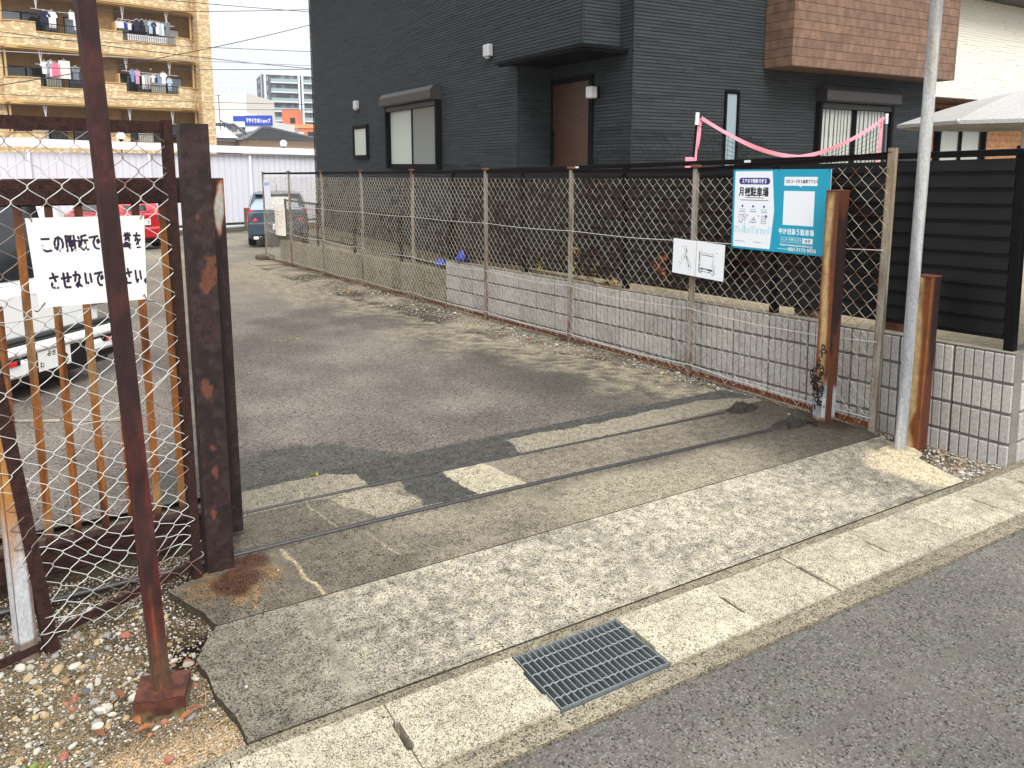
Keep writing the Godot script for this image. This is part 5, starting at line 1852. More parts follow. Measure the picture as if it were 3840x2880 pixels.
func car(called: String, label: String, at: Vector3, turn: float, paint: Material, half: float, high: float, belt: float, length: float, tall_back: bool) -> Node3D:
	# local frame: x to the car's right, -z forward, the rear bumper at z = 0
	var t := thing(called, label, "car", at)
	t.rotation.y = turn
	var nose := -length
	# stations along the body: z, half width, bottom, shoulder
	var st := [[-0.0, 0.86, 0.24, belt * 0.93], [-0.05, 0.95, 0.20, belt * 0.985], [-0.16, 0.995, 0.17, belt], [-0.5, 1.0, 0.16, belt], [nose * 0.5, 1.0, 0.16, belt * 0.985], [nose * 0.76, 0.99, 0.16, belt * 0.95], [nose * 0.92, 0.95, 0.18, belt * 0.82], [nose * 0.985, 0.86, 0.22, belt * 0.70], [nose, 0.76, 0.26, belt * 0.6]]
	var ring := [[0.0, 0.0], [0.86, 0.0], [0.97, 0.10], [1.0, 0.35], [0.995, 0.62], [0.965, 0.9], [0.90, 1.0], [0.0, 1.02]]
	var b := MB.new()
	var m := ring.size() * 2 - 2
	var pt := func(k: int, j: int) -> Vector3:
		var jj := j if j < ring.size() else m - j
		var q: Array = ring[jj]
		var s: Array = st[k]
		return Vector3((q[0] if j < ring.size() else -q[0]) * half * s[1], lerpf(s[2], s[3], q[1]), s[0])
	b.grid(m, st.size() - 1, func(s, v): return pt.call(int(round(v * (st.size() - 1))), int(round(s * m)) % m), null, true)
	for k in [0, st.size() - 1]:
		var c: Vector3 = Vector3(0, (st[k][2] + st[k][3]) * 0.5, st[k][0])
		for j in m:
			b.face([c, pt.call(k, j), pt.call(k, (j + 1) % m)], c + Vector3(0, 0, -1.0 if k == 0 else 1.0))
	add(t, "body", b.mesh(), paint)
	# cabin: stations z, base half, roof half, roof height
	var zr := -0.13 if tall_back else -0.12
	var cab := [[zr, 0.90, 0.88, belt + 0.01], [zr - (0.10 if tall_back else 0.16), 0.92, 0.75, high - 0.05], [zr - 0.42, 0.93, 0.76, high], [nose * 0.42, 0.93, 0.76, high], [nose * 0.56, 0.93, 0.72, high - 0.06], [nose * 0.74, 0.93, 0.86, belt + 0.0]]
	b = MB.new()
	var cring := [[1.0, 0.0], [0.96, 0.55], [0.88, 0.93], [0.78, 1.0], [0.0, 1.03]]
	var cm := cring.size() * 2 - 1
	b.grid(cm - 1, cab.size() - 1, func(s, v):
		var k: Array = cab[int(round(v * (cab.size() - 1)))]
		var j := int(round(s * (cm - 1)))
		var jj := j if j < cring.size() else cm - 1 - j
		var q: Array = cring[jj]
		var wd: float = lerpf(k[1], k[2], clampf(q[1], 0.0, 1.0)) * half * (q[0] if q[1] > 0.95 else 1.0)
		return Vector3((wd if j < cring.size() else -wd) * (1.0 if q[0] > 0.0 else 0.0), lerpf(belt - 0.03, k[3], q[1]), k[0]), null, true)
	add(t, "roof", b.mesh(), paint)
	# glass on the back and sides, set a little proud
	b = MB.new()
	var gz := 0.012
	var y0 := belt + 0.045
	var y1 := high - 0.085
	var zz := func(y: float) -> float: return lerpf(cab[0][0], cab[1][0], (y - belt) / (cab[1][3] - belt)) + gz
	b.grid(10, 6, func(s, v):
		var y := lerpf(y0, y1, v)
		var w: float = half * lerpf(0.80, 0.66, v)
		return Vector3((s - 0.5) * 2.0 * w, y, zz.call(y) - 0.05 * pow(absf(s - 0.5) * 2.0, 3.0)))
	add(t, "rear_window", b.mesh(), M.dark_glass)
	for sd in [-1.0, 1.0]:
		b = MB.new()
		b.grid(8, 4, func(s, v):
			var y := lerpf(y0, y1, v)
			var z := lerpf(zr - 0.22 - 0.12 * v, nose * 0.70 + 0.34 * v * length * 0.25, s)
			return Vector3(sd * (half * lerpf(0.935, 0.83, v) + 0.010), y, z), null, sd < 0)
		add(t, "side_window", b.mesh(), M.dark_glass)
	for sd in [-1.0, 1.0]:
		for z in [-0.52, nose + 0.55]:
			var w := Node3D.new()
			w.name = "wheel"
			t.add_child(w, true)
			w.transform = Transform3D(Basis(Vector3.BACK, PI * 0.5), Vector3(sd * (half - 0.11), 0.27, z))
			b = MB.new()
			b.lathe([Vector2(0.17, -0.09), Vector2(0.25, -0.095), Vector2(0.27, -0.07), Vector2(0.272, 0.0), Vector2(0.27, 0.07), Vector2(0.25, 0.095), Vector2(0.17, 0.09)], 28)
			add(w, "tyre", b.mesh(), M.tyre)
			b = MB.new()
			b.lathe([Vector2(0.0, -0.075), Vector2(0.08, -0.08), Vector2(0.17, -0.07), Vector2(0.17, 0.07), Vector2(0.08, 0.08), Vector2(0.0, 0.075)], 18)
			add(w, "rim", b.mesh(), M.silver)
	return t


func plate(parent: Node3D, at: Vector3, w: float, h: float, key: String, marks: Array) -> void:
	var k := Ink.new(132, 66, Color8(232, 234, 232))
	for e in marks:
		k.text(e[0], e[1], e[2], e[3], e[4], e[5], Color8(30, 52, 44), GLYPH)
	var b := MB.new()
	b.quad(at + Vector3(-w * 0.5, -h * 0.5, 0), at + Vector3(w * 0.5, -h * 0.5, 0), at + Vector3(w * 0.5, h * 0.5, 0), at + Vector3(-w * 0.5, h * 0.5, 0))
	add(parent, "number_plate", b.mesh(), mat(key, Color.WHITE, 0.5, 0, {"tex": k.tex(), "tri": false}))


func build_cars() -> void:
	# blue-grey hatchback at the far end of the fence
	var z := -20.1
	var t := car("hatchback", "blue grey hatchback parked at the far end of the chain-link fence", Vector3(4.86, lot(z), z), -0.235, M.car_blue, 0.77, 1.38, 0.93, 3.4, false)
	var b := MB.new()
	for sd in [-1.0, 1.0]:
		b = MB.new()
		b.grid(6, 8, func(s, v):
			var x := lerpf(0.50 + 0.13 * v, 0.765 - 0.045 * v, s)
			return Vector3(sd * x, 0.66 + 0.30 * v, 0.022 - 0.11 * pow(s, 2.2) - 0.07 * v), null, sd < 0)
		add(t, "tail_lamp", b.mesh(), M.tail_red)
	b = MB.new()
	b.box(Vector3(0, 0.46, -0.035), Vector3(1.47, 0.36, 0.16), Basis(), 0.05)
	add(t, "bumper", b.mesh(), M.car_blue)
	b = MB.new()
	b.box(Vector3(0, 0.24, -0.03), Vector3(1.1, 0.12, 0.14), Basis(), 0.03)
	add(t, "lower_bumper", b.mesh(), M.car_black)
	plate(t, Vector3(0.02, 0.52, 0.05), 0.31, 0.155, "plate_a", [["34-6", 10, 24, 26, 36, 5]])
	for x in [-0.43, 0.43]:
		b = MB.new()
		b.lathe([Vector2(0.035, 0.0), Vector2(0.046, 0.0), Vector2(0.046, 0.12), Vector2(0.035, 0.12), Vector2(0.03, 0.02)], 14, Transform3D(Basis(Vector3.RIGHT, -PI * 0.5), Vector3(x, 0.235, 0.05)))
		add(t, "exhaust", b.mesh(), M.chrome)
	b = MB.new()
	b.box(Vector3(-0.55, 0.24, 0.045), Vector3(0.12, 0.08, 0.02), Basis(), 0.008)
	add(t, "reversing_lamp", b.mesh(), M.white_plastic)
	b = MB.new()
	b.tube([Vector3(0.0, 1.39, -0.5), Vector3(0.0, 1.58, -0.36)], 0.006, 5)
	add(t, "aerial", b.mesh(), M.car_black)
	b = MB.new()
	b.box(Vector3(0, 1.345, -0.28), Vector3(1.1, 0.035, 0.2), Basis(Vector3.RIGHT, 0.1), 0.012)
	add(t, "spoiler", b.mesh(), M.car_blue)

	# red car behind the gate
	z = -21.3
	t = car("red_car", "red car parked behind the sliding gate near the shed wall", Vector3(1.72, lot(z), z), 0.30, M.car_red, 0.74, 1.2, 0.92, 3.6, false)
	for sd in [-1.0, 1.0]:
		b = MB.new()
		b.grid(6, 6, func(s, v): return Vector3(sd * lerpf(0.46, 0.71, s), 0.72 + 0.14 * v - 0.02 * s, 0.02 - 0.10 * s * s), null, sd < 0)
		add(t, "tail_lamp", b.mesh(), M.chrome)
	b = MB.new()
	b.box(Vector3(0, 0.42, -0.035), Vector3(1.42, 0.30, 0.17), Basis(), 0.05)
	add(t, "bumper", b.mesh(), M.car_red)
	plate(t, Vector3(0.12, 0.70, 0.06), 0.31, 0.155, "plate_b", [["7", 96, 22, 26, 36, 5], ["46", 60, 6, 12, 12, 2]])
	b = MB.new()
	b.box(Vector3(0, 0.22, -0.05), Vector3(1.2, 0.12, 0.12), Basis(), 0.02)
	add(t, "lower_bumper", b.mesh(), M.car_black)

	# white car seen through the wire panel
	t = car("white_car", "white car with black rear window close behind the sliding gate", Vector3(-0.19, lot(-6.95), -6.95), deg_to_rad(43.5), M.car_white, 0.66, 1.56, 0.86, 3.2, true)
	b = MB.new()
	b.box(Vector3(0, 0.47, 0.0), Vector3(1.30, 0.055, 0.14), Basis(), 0.02)
	add(t, "trim_strip", b.mesh(), M.car_black)
	b = MB.new()
	b.box(Vector3(0, 0.395, 0.0), Vector3(1.34, 0.09, 0.2), Basis(), 0.035)
	b.box(Vector3(-0.42, 0.27, 0.0), Vector3(0.50, 0.17, 0.19), Basis(), 0.04)
	b.box(Vector3(0.50, 0.29, 0.0), Vector3(0.33, 0.12, 0.2), Basis(), 0.035)
	add(t, "bumper", b.mesh(), M.car_white)
	b = MB.new()
	b.box(Vector3(0.1, 0.27, -0.01), Vector3(1.1, 0.2, 0.17), Basis(), 0.02)
	b.box(Vector3(0, 0.175, -0.03), Vector3(1.25, 0.1, 0.16), Basis(), 0.03)
	add(t, "lower_bumper", b.mesh(), M.car_black)
	plate(t, Vector3(0.03, 0.285, 0.085), 0.305, 0.155, "plate_c", [["名古", 36, 4, 18, 18, 2.4], ["む", 6, 34, 18, 22, 2.6], ["8", 100, 26, 26, 36, 6]])
	for x in [-0.36, 0.58]:
		b = MB.new()
		b.box(Vector3(x, 0.325, 0.09), Vector3(0.16, 0.045, 0.03), Basis(), 0.01)
		add(t, "reflector_bezel", b.mesh(), M.car_black)
		b = MB.new()
		b.box(Vector3(x, 0.325, 0.105), Vector3(0.08, 0.032, 0.008), Basis(), 0.002)
		add(t, "reflector", b.mesh(), M.tail_red)
	for sd in [-1.0, 1.0]:
		var l := Node3D.new()
		l.name = "tail_lamp"
		t.add_child(l, true)
		b = MB.new()
		b.box(Vector3(sd * 0.57, 0.755, 0.005), Vector3(0.17, 0.29, 0.06), Basis(), 0.02)
		add(l, "bezel", b.mesh(), M.chrome)
		for e in [[0.82, 0.12, "tail_red"], [0.72, 0.06, "white_plastic"], [0.65, 0.05, "tail_red"]]:
			b = MB.new()
			b.box(Vector3(sd * 0.57, e[0], 0.035), Vector3(0.13, e[1], 0.015), Basis(), 0.006)
			add(l, "lens", b.mesh(), M[e[2]])
	# black car beyond it, only its dark flank showing
	z = -9.9
	t = car("black_car", "black car parked beyond the white car, behind the gate bars", Vector3(-1.9, lot(z), z), deg_to_rad(43.5), M.car_black, 0.74, 1.55, 0.9, 3.6, true)


const FD2 := Vector3(0.9724, 0, -0.2334)     # the way the far facades run
const FN2 := Vector3(0.2334, 0, 0.9724)

func build_backdrop() -> void:
	# the white sheet-metal shed wall
	var t := thing("shed", "long white corrugated metal shed closing the back of the car park", "shed", Vector3(5.33, 0, -27.4))
	t.basis = Basis(FD2, Vector3.UP, FN2)
	var b := MB.new()
	b.col = Color.WHITE
	b.span(Vector3(-22, -0.25, -6.0), Vector3(4, 2.05, -0.03))
	var k := 0
	var x := -22.0
	while x < 4.0:   # folded sheets: shallow upright ribs
		var tone := 0.93 + 0.07 * ns(x, 1.0, 0.4)
		b.col = Color(tone, tone, tone)
		b.span(Vector3(x, -0.24, -0.03), Vector3(x + 0.13, 2.06, -0.012))
		b.span(Vector3(x + 0.165, -0.24, -0.03), Vector3(x + 0.18, 2.06, 0.002))
		x += 0.2
	add(t, "cladding", b.mesh(), M.shed)
	b = MB.new()
	b.beam(Vector3(-22, 2.68, -0.02), Vector3(4, 2.16, -0.02), 0.16, 0.2, Vector3.UP)
	add(t, "eave", b.mesh(), M.shed_trim)
	b = MB.new()
	b.beam(Vector3(-22, 2.56, 0.10), Vector3(4, 2.04, 0.10), 0.06, 0.1, Vector3.UP)
	add(t, "gutter", b.mesh(), M.shed_trim)
	for s in [-6.1, -2.84, 0.46, -10.5]:
		b = MB.new()
		b.tube([Vector3(s, 2.0 - 0.02 * s, 0.07), Vector3(s, -0.3, 0.07)], 0.045, 10)
		add(t, "downpipe", b.mesh(), M.shed_trim)
	b = MB.new()
	b.col = lin(150, 150, 140)
	b.span(Vector3(-22, -0.75, -5.9), Vector3(4, -0.25, -0.06))
	add(t, "plinth", b.mesh(), M.plain_concrete)
	b = MB.new()
	b.tube([Vector3(-14, -0.36, 0.28), Vector3(4, -0.36, 0.28)], 0.055, 10)
	tag(add(self, "guard_pipe", b.mesh(), M.silver), "pale horizontal guard pipe along the foot of the shed", "pipe")
	(get_node("guard_pipe") as Node3D).transform = t.transform
	t = thing("wooden_stake", "short weathered wooden stake standing in a concrete footing beside the hatchback", "stake", Vector3(5.33, 0, -27.4))
	t.basis = Basis(FD2, Vector3.UP, FN2)
	b = MB.new()
	b.span(Vector3(-0.03, -0.62, 0.42), Vector3(0.13, 0.26, 0.54), 0.008)
	add(t, "shaft", b.mesh(), M.old_wood)
	b = MB.new()
	b.col = lin(214, 206, 184)
	b.span(Vector3(-0.08, -0.78, 0.36), Vector3(0.42, -0.52, 0.62), 0.02)
	add(t, "footing", b.mesh(), M.plain_concrete)
	# globe lamps behind the shed roof
	for e in [[Vector3(1.95, 2.36, -28.3), "globe lamp on a thin post in front of the brown apartment block"], [Vector3(7.9, 2.24, -31.2), "globe lamp above the shed roof near the dark house"]]:
		t = thing("globe_lamp", e[1], "lamp", e[0])
		b = MB.new()
		var pr := []
		for j in 13:
			pr.append(Vector2(sin(PI * j / 12.0) * 0.14, 0.28 - cos(PI * j / 12.0) * 0.14))
		b.lathe(pr, 20)
		add(t, "globe", b.mesh(), M.lamp_glass)
		b = MB.new()
		b.lathe([Vector2(0.02, -1.0), Vector2(0.02, 0.08), Vector2(0.075, 0.13), Vector2(0.08, 0.16), Vector2(0.0, 0.165)], 12)
		add(t, "stem", b.mesh(), M.black_metal)
	build_apartments()
	build_far()
	# overhead wires, strung between poles outside the picture
	var desc := ["highest dark overhead wire crossing the upper balconies", "pale overhead wire just under the upper balconies", "dark overhead wire crossing the laundry of the lower balconies", "thin dark overhead wire below the lower balconies", "lowest dark overhead wire above the gate", "thin faint wire sloping up across the sky beside the dark house", "thin faint wire crossing the sky at the very top", "second thin faint wire crossing the sky at the top", "slack thin wire sloping across the brown balconies"]
	var ends := WIRES
	for w in ends.size():
		var e: Array = ends[w]
		var a: Vector3 = e[0]
		var c: Vector3 = e[1]
		var pts := []
		for j in 41:
			var f := j / 40.0
			pts.append(a.lerp(c, f) + Vector3.DOWN * e[2] * 4.0 * f * (1.0 - f))
		b = MB.new()
		b.tube(pts, e[3], 5)
		t = thing("overhead_wire", desc[w], "wire")
		add(t, "cable", b.mesh(), M.cable_pale if w == 1 else M.cable)
		if w < 3:
			for j in range(8, 34, 2):
				b = MB.new()
				b.box(pts[j], Vector3(0.06, 0.05, 0.05))
				add(t, "clamp", b.mesh(), M.cable_pale)


func build_apartments() -> void:
	# local frame: x along the facade (its right corner at 0), z towards the camera
	var t := thing("apartment_block", "tan tiled apartment block with bowed balconies full of laundry", "apartment building", Vector3(8.5, 0, -50.7))
	t.basis = Basis(FD2, Vector3.UP, FN2)
	var b := MB.new()
	b.span(Vector3(-30, -0.5, -9.0), Vector3(-0.45, 13.6, -1.35))
	add(t, "recessed_wall", b.mesh(), M.ochre)
	b = MB.new()
	b.span(Vector3(-0.46, -0.5, -9.02), Vector3(0.3, 13.6, -0.03))
	add(t, "tiled_wall", b.mesh(), M.tile_wall)
	b = MB.new()
	b.span(Vector3(-12.8, -0.5, -1.36), Vector3(-10.45, 13.6, -0.9))
	add(t, "tiled_wall", b.mesh(), M.tile_wall)
	for f in 5:
		var top := 9.02 - 2.82 * (f - 1)
		# a balcony parapet: high ends, low middles under the railing, bowed at the right end
		var outline := func(x: float) -> float: return 0.0 - 1.1 * pow(sm(-1.6, -0.40, x), 2.2) * 0.55 - 0.5 * pow(sm(-9.6, -10.56, x), 2.0)
		for seg in [[-10.55, -8.98, 0.0, "p"], [-8.98, -6.15, -0.46, "p"], [-6.15, -4.72, 0.0, "p"], [-4.72, -1.80, -0.46, "p"], [-1.80, -0.40, 0.0, "p"], [-22.0, -12.8, 0.0, "p"]]:
			b = MB.new()
			var n := 8
			for q in n:
				var x0 := lerpf(seg[0], seg[1], float(q) / n)
				var x1 := lerpf(seg[0], seg[1], float(q + 1) / n)
				var z0: float = outline.call(x0)
				var z1: float = outline.call(x1)
				var yt: float = top + seg[2]
				var yb := top - 1.20
				b.quad(Vector3(x0, yb, z0), Vector3(x1, yb, z1), Vector3(x1, yt, z1), Vector3(x0, yt, z0))
				b.quad(Vector3(x0, yt, z0), Vector3(x1, yt, z1), Vector3(x1, yt, z1 - 0.16), Vector3(x0, yt, z0 - 0.16))
				b.quad(Vector3(x1, yb, z1 - 0.16), Vector3(x0, yb, z0 - 0.16), Vector3(x0, yt, z0 - 0.16), Vector3(x1, yt, z1 - 0.16))
			b.quad(Vector3(seg[0], top - 1.2, outline.call(seg[0]) - 0.16), Vector3(seg[0], top - 1.2, outline.call(seg[0])), Vector3(seg[0], top + seg[2], outline.call(seg[0])), Vector3(seg[0], top + seg[2], outline.call(seg[0]) - 0.16))
			b.quad(Vector3(seg[1], top - 1.2, outline.call(seg[1])), Vector3(seg[1], top - 1.2, outline.call(seg[1]) - 0.16), Vector3(seg[1], top + seg[2], outline.call(seg[1]) - 0.16), Vector3(seg[1], top + seg[2], outline.call(seg[1])))
			add(t, "parapet", b.mesh(), M.tile_wall)
			for e in [[top + seg[2], 0.05, "coping"], [top - 1.26, 0.07, "lower_edge"]]:
				b = MB.new()
				for q in n:
					var x0 := lerpf(seg[0], seg[1], float(q) / n)
					var x1 := lerpf(seg[0], seg[1], float(q + 1) / n)
					b.beam(Vector3(x0, e[0], outline.call(x0) - 0.07), Vector3(x1, e[0], outline.call(x1) - 0.07), e[1], 0.22, Vector3.UP)
				add(t, e[2], b.mesh(), M.ochre_light)
		b = MB.new()
		b.span(Vector3(-22.0, top - 1.38, -1.36), Vector3(-0.46, top - 1.20, -0.55))
		b.span(Vector3(-10.4, top - 1.38, -0.56), Vector3(-1.7, top - 1.20, -0.02))
		add(t, "balcony_slab", b.mesh(), M.ochre_light)
		for r in [[-8.95, -6.18], [-4.70, -1.83]]:
			b = MB.new()
			b.span(Vector3(r[0], top - 0.02, -0.10), Vector3(r[1], top + 0.02, -0.05))
			b.span(Vector3(r[0], top - 0.42, -0.09), Vector3(r[1], top - 0.40, -0.06))
			var q: float = r[0]
			while q < r[1]:
				b.span(Vector3(q, top - 0.44, -0.085), Vector3(q + 0.018, top, -0.07))
				q += 0.12
			add(t, "railing", b.mesh(), M.black_metal)
			# drying pole on two hangers from the slab above
			var dp := Node3D.new()
			dp.name = "drying_rack"
			t.add_child(dp, true)
			b = MB.new()
			b.tube([Vector3(r[0] - 0.15, top + 0.72, -0.25), Vector3(r[1] + 0.1, top + 0.66, -0.25)], 0.02, 6)
			add(dp, "pole", b.mesh(), M.silver)
			for hx in [r[0] + 0.12, r[1] - 0.35]:
				b = MB.new()
				b.tube([Vector3(hx - 0.1, top + 1.55, -0.25), Vector3(hx, top + 0.7, -0.25), Vector3(hx + 0.1, top + 1.55, -0.25)], 0.025, 5)
				b.tube([Vector3(hx, top + 1.55, -0.3), Vector3(hx, top + 0.7, -0.3)], 0.025, 5)
				add(dp, "hanger", b.mesh(), M.white_plastic)
		# windows of the recessed wall
		for wn in [[-10.2, -7.6, 0.98, 0.34], [-7.3, -5.7, 0.98, 0.0], [-4.82, -1.08, 0.98, 0.0], [-9.2, -8.2, 0.9, 0.0]]:
			if wn[2] < 0.95:
				continue
			var wd := Node3D.new()
			wd.name = "window"
			t.add_child(wd, true)
			wd.position = Vector3(wn[0], top - 1.2, -1.34)
			var w: float = wn[1] - wn[0]
			b = MB.new()
			b.span(Vector3(0, 0.05, -0.02), Vector3(w, 1.86, 0.02))
			add(wd, "frame", b.mesh(), M.black_metal)
			var n := int(w / 0.85)
			for q in n:
				b = MB.new()
				b.span(Vector3(w * q / n + 0.05, 0.1, 0.0), Vector3(w * (q + 1) / n - 0.04, 1.80, 0.03))
				add(wd, "pane", b.mesh(), M.curtain if (q + f) % 4 == 0 and w > 2.0 else (M.grey_glass if (q * 3 + f) % 5 == 1 else M.dark_glass))
		b = MB.new()
		b.span(Vector3(-6.1, top - 1.2, -1.36), Vector3(-4.9, top + 1.62, -0.75))
		add(t, "pier", b.mesh(), M.ochre)
		b = MB.new()
		b.span(Vector3(-5.05, top - 1.2, -0.76), Vector3(-4.98, top + 0.55, -0.15))
		add(t, "partition", b.mesh(), M.ochre_light)
		for px in [-10.35, -0.62]:
			b = MB.new()
			b.tube([Vector3(px, top - 1.2, -0.7), Vector3(px, top + 1.5, -0.7)], 0.06, 8)
			add(t, "downpipe", b.mesh(), M.ochre_light)
	build_laundry(t)


func garment(x: float, y0: float, y1: float, w: float, cl: Color, kind: String, label: String, group := "") -> void:
	var tf: Transform3D = (get_node("apartment_block") as Node3D).transform
	var t := thing(kind, label, "laundry", Vector3.ZERO, group)
	t.transform = tf * Transform3D(Basis(), Vector3(x, y0, -0.22))
	var b := MB.new()
	var h := y0 - y1
	for side in [0.0, -0.03]:
		b.grid(7, 6, func(s, v):
			var ww := w * (0.55 + 0.45 * sm(0.0, 0.18, v) if kind == "shirt" else 1.0)
			return Vector3((s - 0.5) * ww, -v * h, side + 0.035 * sin(s * 9.0 + x * 7.0) * v), func(p, s, v): return cl * (0.94 + 0.1 * sin(s * 20.0 + x)), side == 0.0)
	add(t, "cloth", b.mesh(), M.cloth)
	if kind == "shirt":
		b = MB.new()
		b.col = cl
		for sd in [-1.0, 1.0]:
			b.beam(Vector3(sd * w * 0.28, -0.03, -0.01), Vector3(sd * w * 0.62, -h * 0.36, -0.01), 0.13, 0.05)
		add(t, "sleeves", b.mesh(), M.cloth)
	b = MB.new()
	b.col = lin(220, 220, 220)
	b.tube([Vector3(-0.16, -0.02, 0), Vector3(0, 0.06, 0), Vector3(0, 0.13, 0)], 0.012, 4)
	b.tube([Vector3(0, 0.06, 0), Vector3(0.16, -0.02, 0)], 0.012, 4)
	add(t, "hanger", b.mesh(), M.cloth)


func build_laundry(_t: Node3D) -> void:
	var wh := lin(232, 232, 236)
	var nv := lin(34, 38, 62)
	var bl := lin(128, 148, 196)
	var gr := lin(120, 124, 132)
	var pk := lin(238, 120, 150)
	var sky := lin(176, 200, 218)
	var places := {"a": "on the upper left balcony", "b": "on the upper right balcony", "c": "on the lower left balcony", "d": "on the lower right balcony"}
	var list := [
		["a", -8.48, 9.65, 8.95, 0.42, nv, "shirt", "navy patterned shirt"], ["a", -8.12, 9.7, 8.85, 0.34, wh, "shirt", "white shirt left of the leaning post"], ["a", -7.21, 9.8, 9.4, 0.2, wh, "towel", "short white towel"], ["a", -7.0, 9.8, 8.85, 0.24, wh, "towel", "long white towel next to the leaning post"],
		["b", -4.86, 9.58, 9.24, 0.22, wh, "towel", "leftmost short white cloth"], ["b", -4.66, 9.6, 9.25, 0.2, wh, "towel", "second short white cloth from the left"], ["b", -4.47, 9.56, 9.25, 0.2, lin(52, 62, 140), "towel", "short blue cloth"], ["b", -4.24, 9.55, 9.2, 0.2, wh, "towel", "small white cloth right of the blue one"],
		["b", -3.84, 9.78, 9.18, 0.24, nv, "trousers", "navy trousers, left of a pair"], ["b", -3.56, 9.8, 9.1, 0.24, lin(20, 22, 30), "trousers", "black trousers"], ["b", -3.32, 9.77, 9.18, 0.16, gr, "shirt", "grey narrow shirt"], ["b", -3.10, 9.79, 9.12, 0.2, sky, "shirt", "pale blue shirt"], ["b", -2.92, 9.78, 9.1, 0.18, nv, "shirt", "dark navy shirt among pale ones"], ["b", -2.74, 9.77, 9.13, 0.18, wh, "shirt", "white shirt right of the dark navy one"], ["b", -2.58, 9.75, 9.03, 0.16, sky, "towel", "pale blue hanging towel"], ["b", -2.42, 9.73, 9.06, 0.15, wh, "towel", "white towel near the right end"], ["b", -2.14, 9.82, 9.14, 0.22, gr, "shirt", "grey shirt at the right end"],
		["b", -3.3, 8.98, 8.62, 2.2, wh, "sheet", "wide white sheet behind the railing"],
		["c", -8.69, 7.06, 6.44, 0.26, wh, "shirt", "white shirt at the left end"], ["c", -8.50, 7.02, 6.46, 0.16, lin(160, 154, 170), "shirt", "mauve grey shirt"], ["c", -8.38, 7.12, 6.3, 0.14, wh, "towel", "narrow white towel beside the pink blanket"], ["c", -8.16, 7.04, 6.32, 0.42, pk, "blanket", "bright pink blanket"], ["c", -7.74, 7.2, 6.26, 0.56, lin(236, 232, 226), "blanket", "broad cream blanket"], ["c", -7.2, 6.9, 6.23, 0.26, gr, "shirt", "grey sleeveless shirt"],
		["d", -4.28, 6.96, 6.33, 0.18, bl, "shirt", "periwinkle shirt"], ["d", -4.02, 6.97, 6.24, 0.2, lin(206, 160, 186), "shirt", "mauve pink shirt"], ["d", -3.70, 6.72, 5.98, 0.14, wh, "trousers", "white trousers"], ["d", -3.54, 6.74, 5.96, 0.12, lin(190, 196, 206), "trousers", "pale grey trousers"], ["d", -3.38, 6.75, 6.0, 0.14, lin(196, 186, 176), "towel", "beige towel"], ["d", -3.16, 6.78, 6.39, 0.16, wh, "shirt", "short white shirt in the middle"], ["d", -2.99, 6.79, 6.39, 0.12, lin(60, 50, 60), "towel", "dark plum cloth"], ["d", -2.82, 6.73, 6.1, 0.16, bl, "towel", "blue hanging towel"], ["d", -2.56, 6.96, 6.34, 0.24, wh, "shirt", "white shirt with spread sleeves"], ["d", -2.24, 6.65, 5.95, 0.2, sky, "shirt", "pale blue shirt at the right end"],
	]
	for e in list:
		garment(e[1], e[2], e[3], e[4], e[5], e[6], e[7] + " hanging " + places[e[0]])
	for e in [[-4.3, 8.98, "a"], [-8.4, 9.1, "b"], [-4.2, 6.3, "c"], [-8.3, 6.4, "d"]]:
		pass


func far_box(called: String, label: String, at: Vector3, turn: float) -> Node3D:
	var t := thing(called, label, "building", at)
	t.rotation.y = turn
	return t


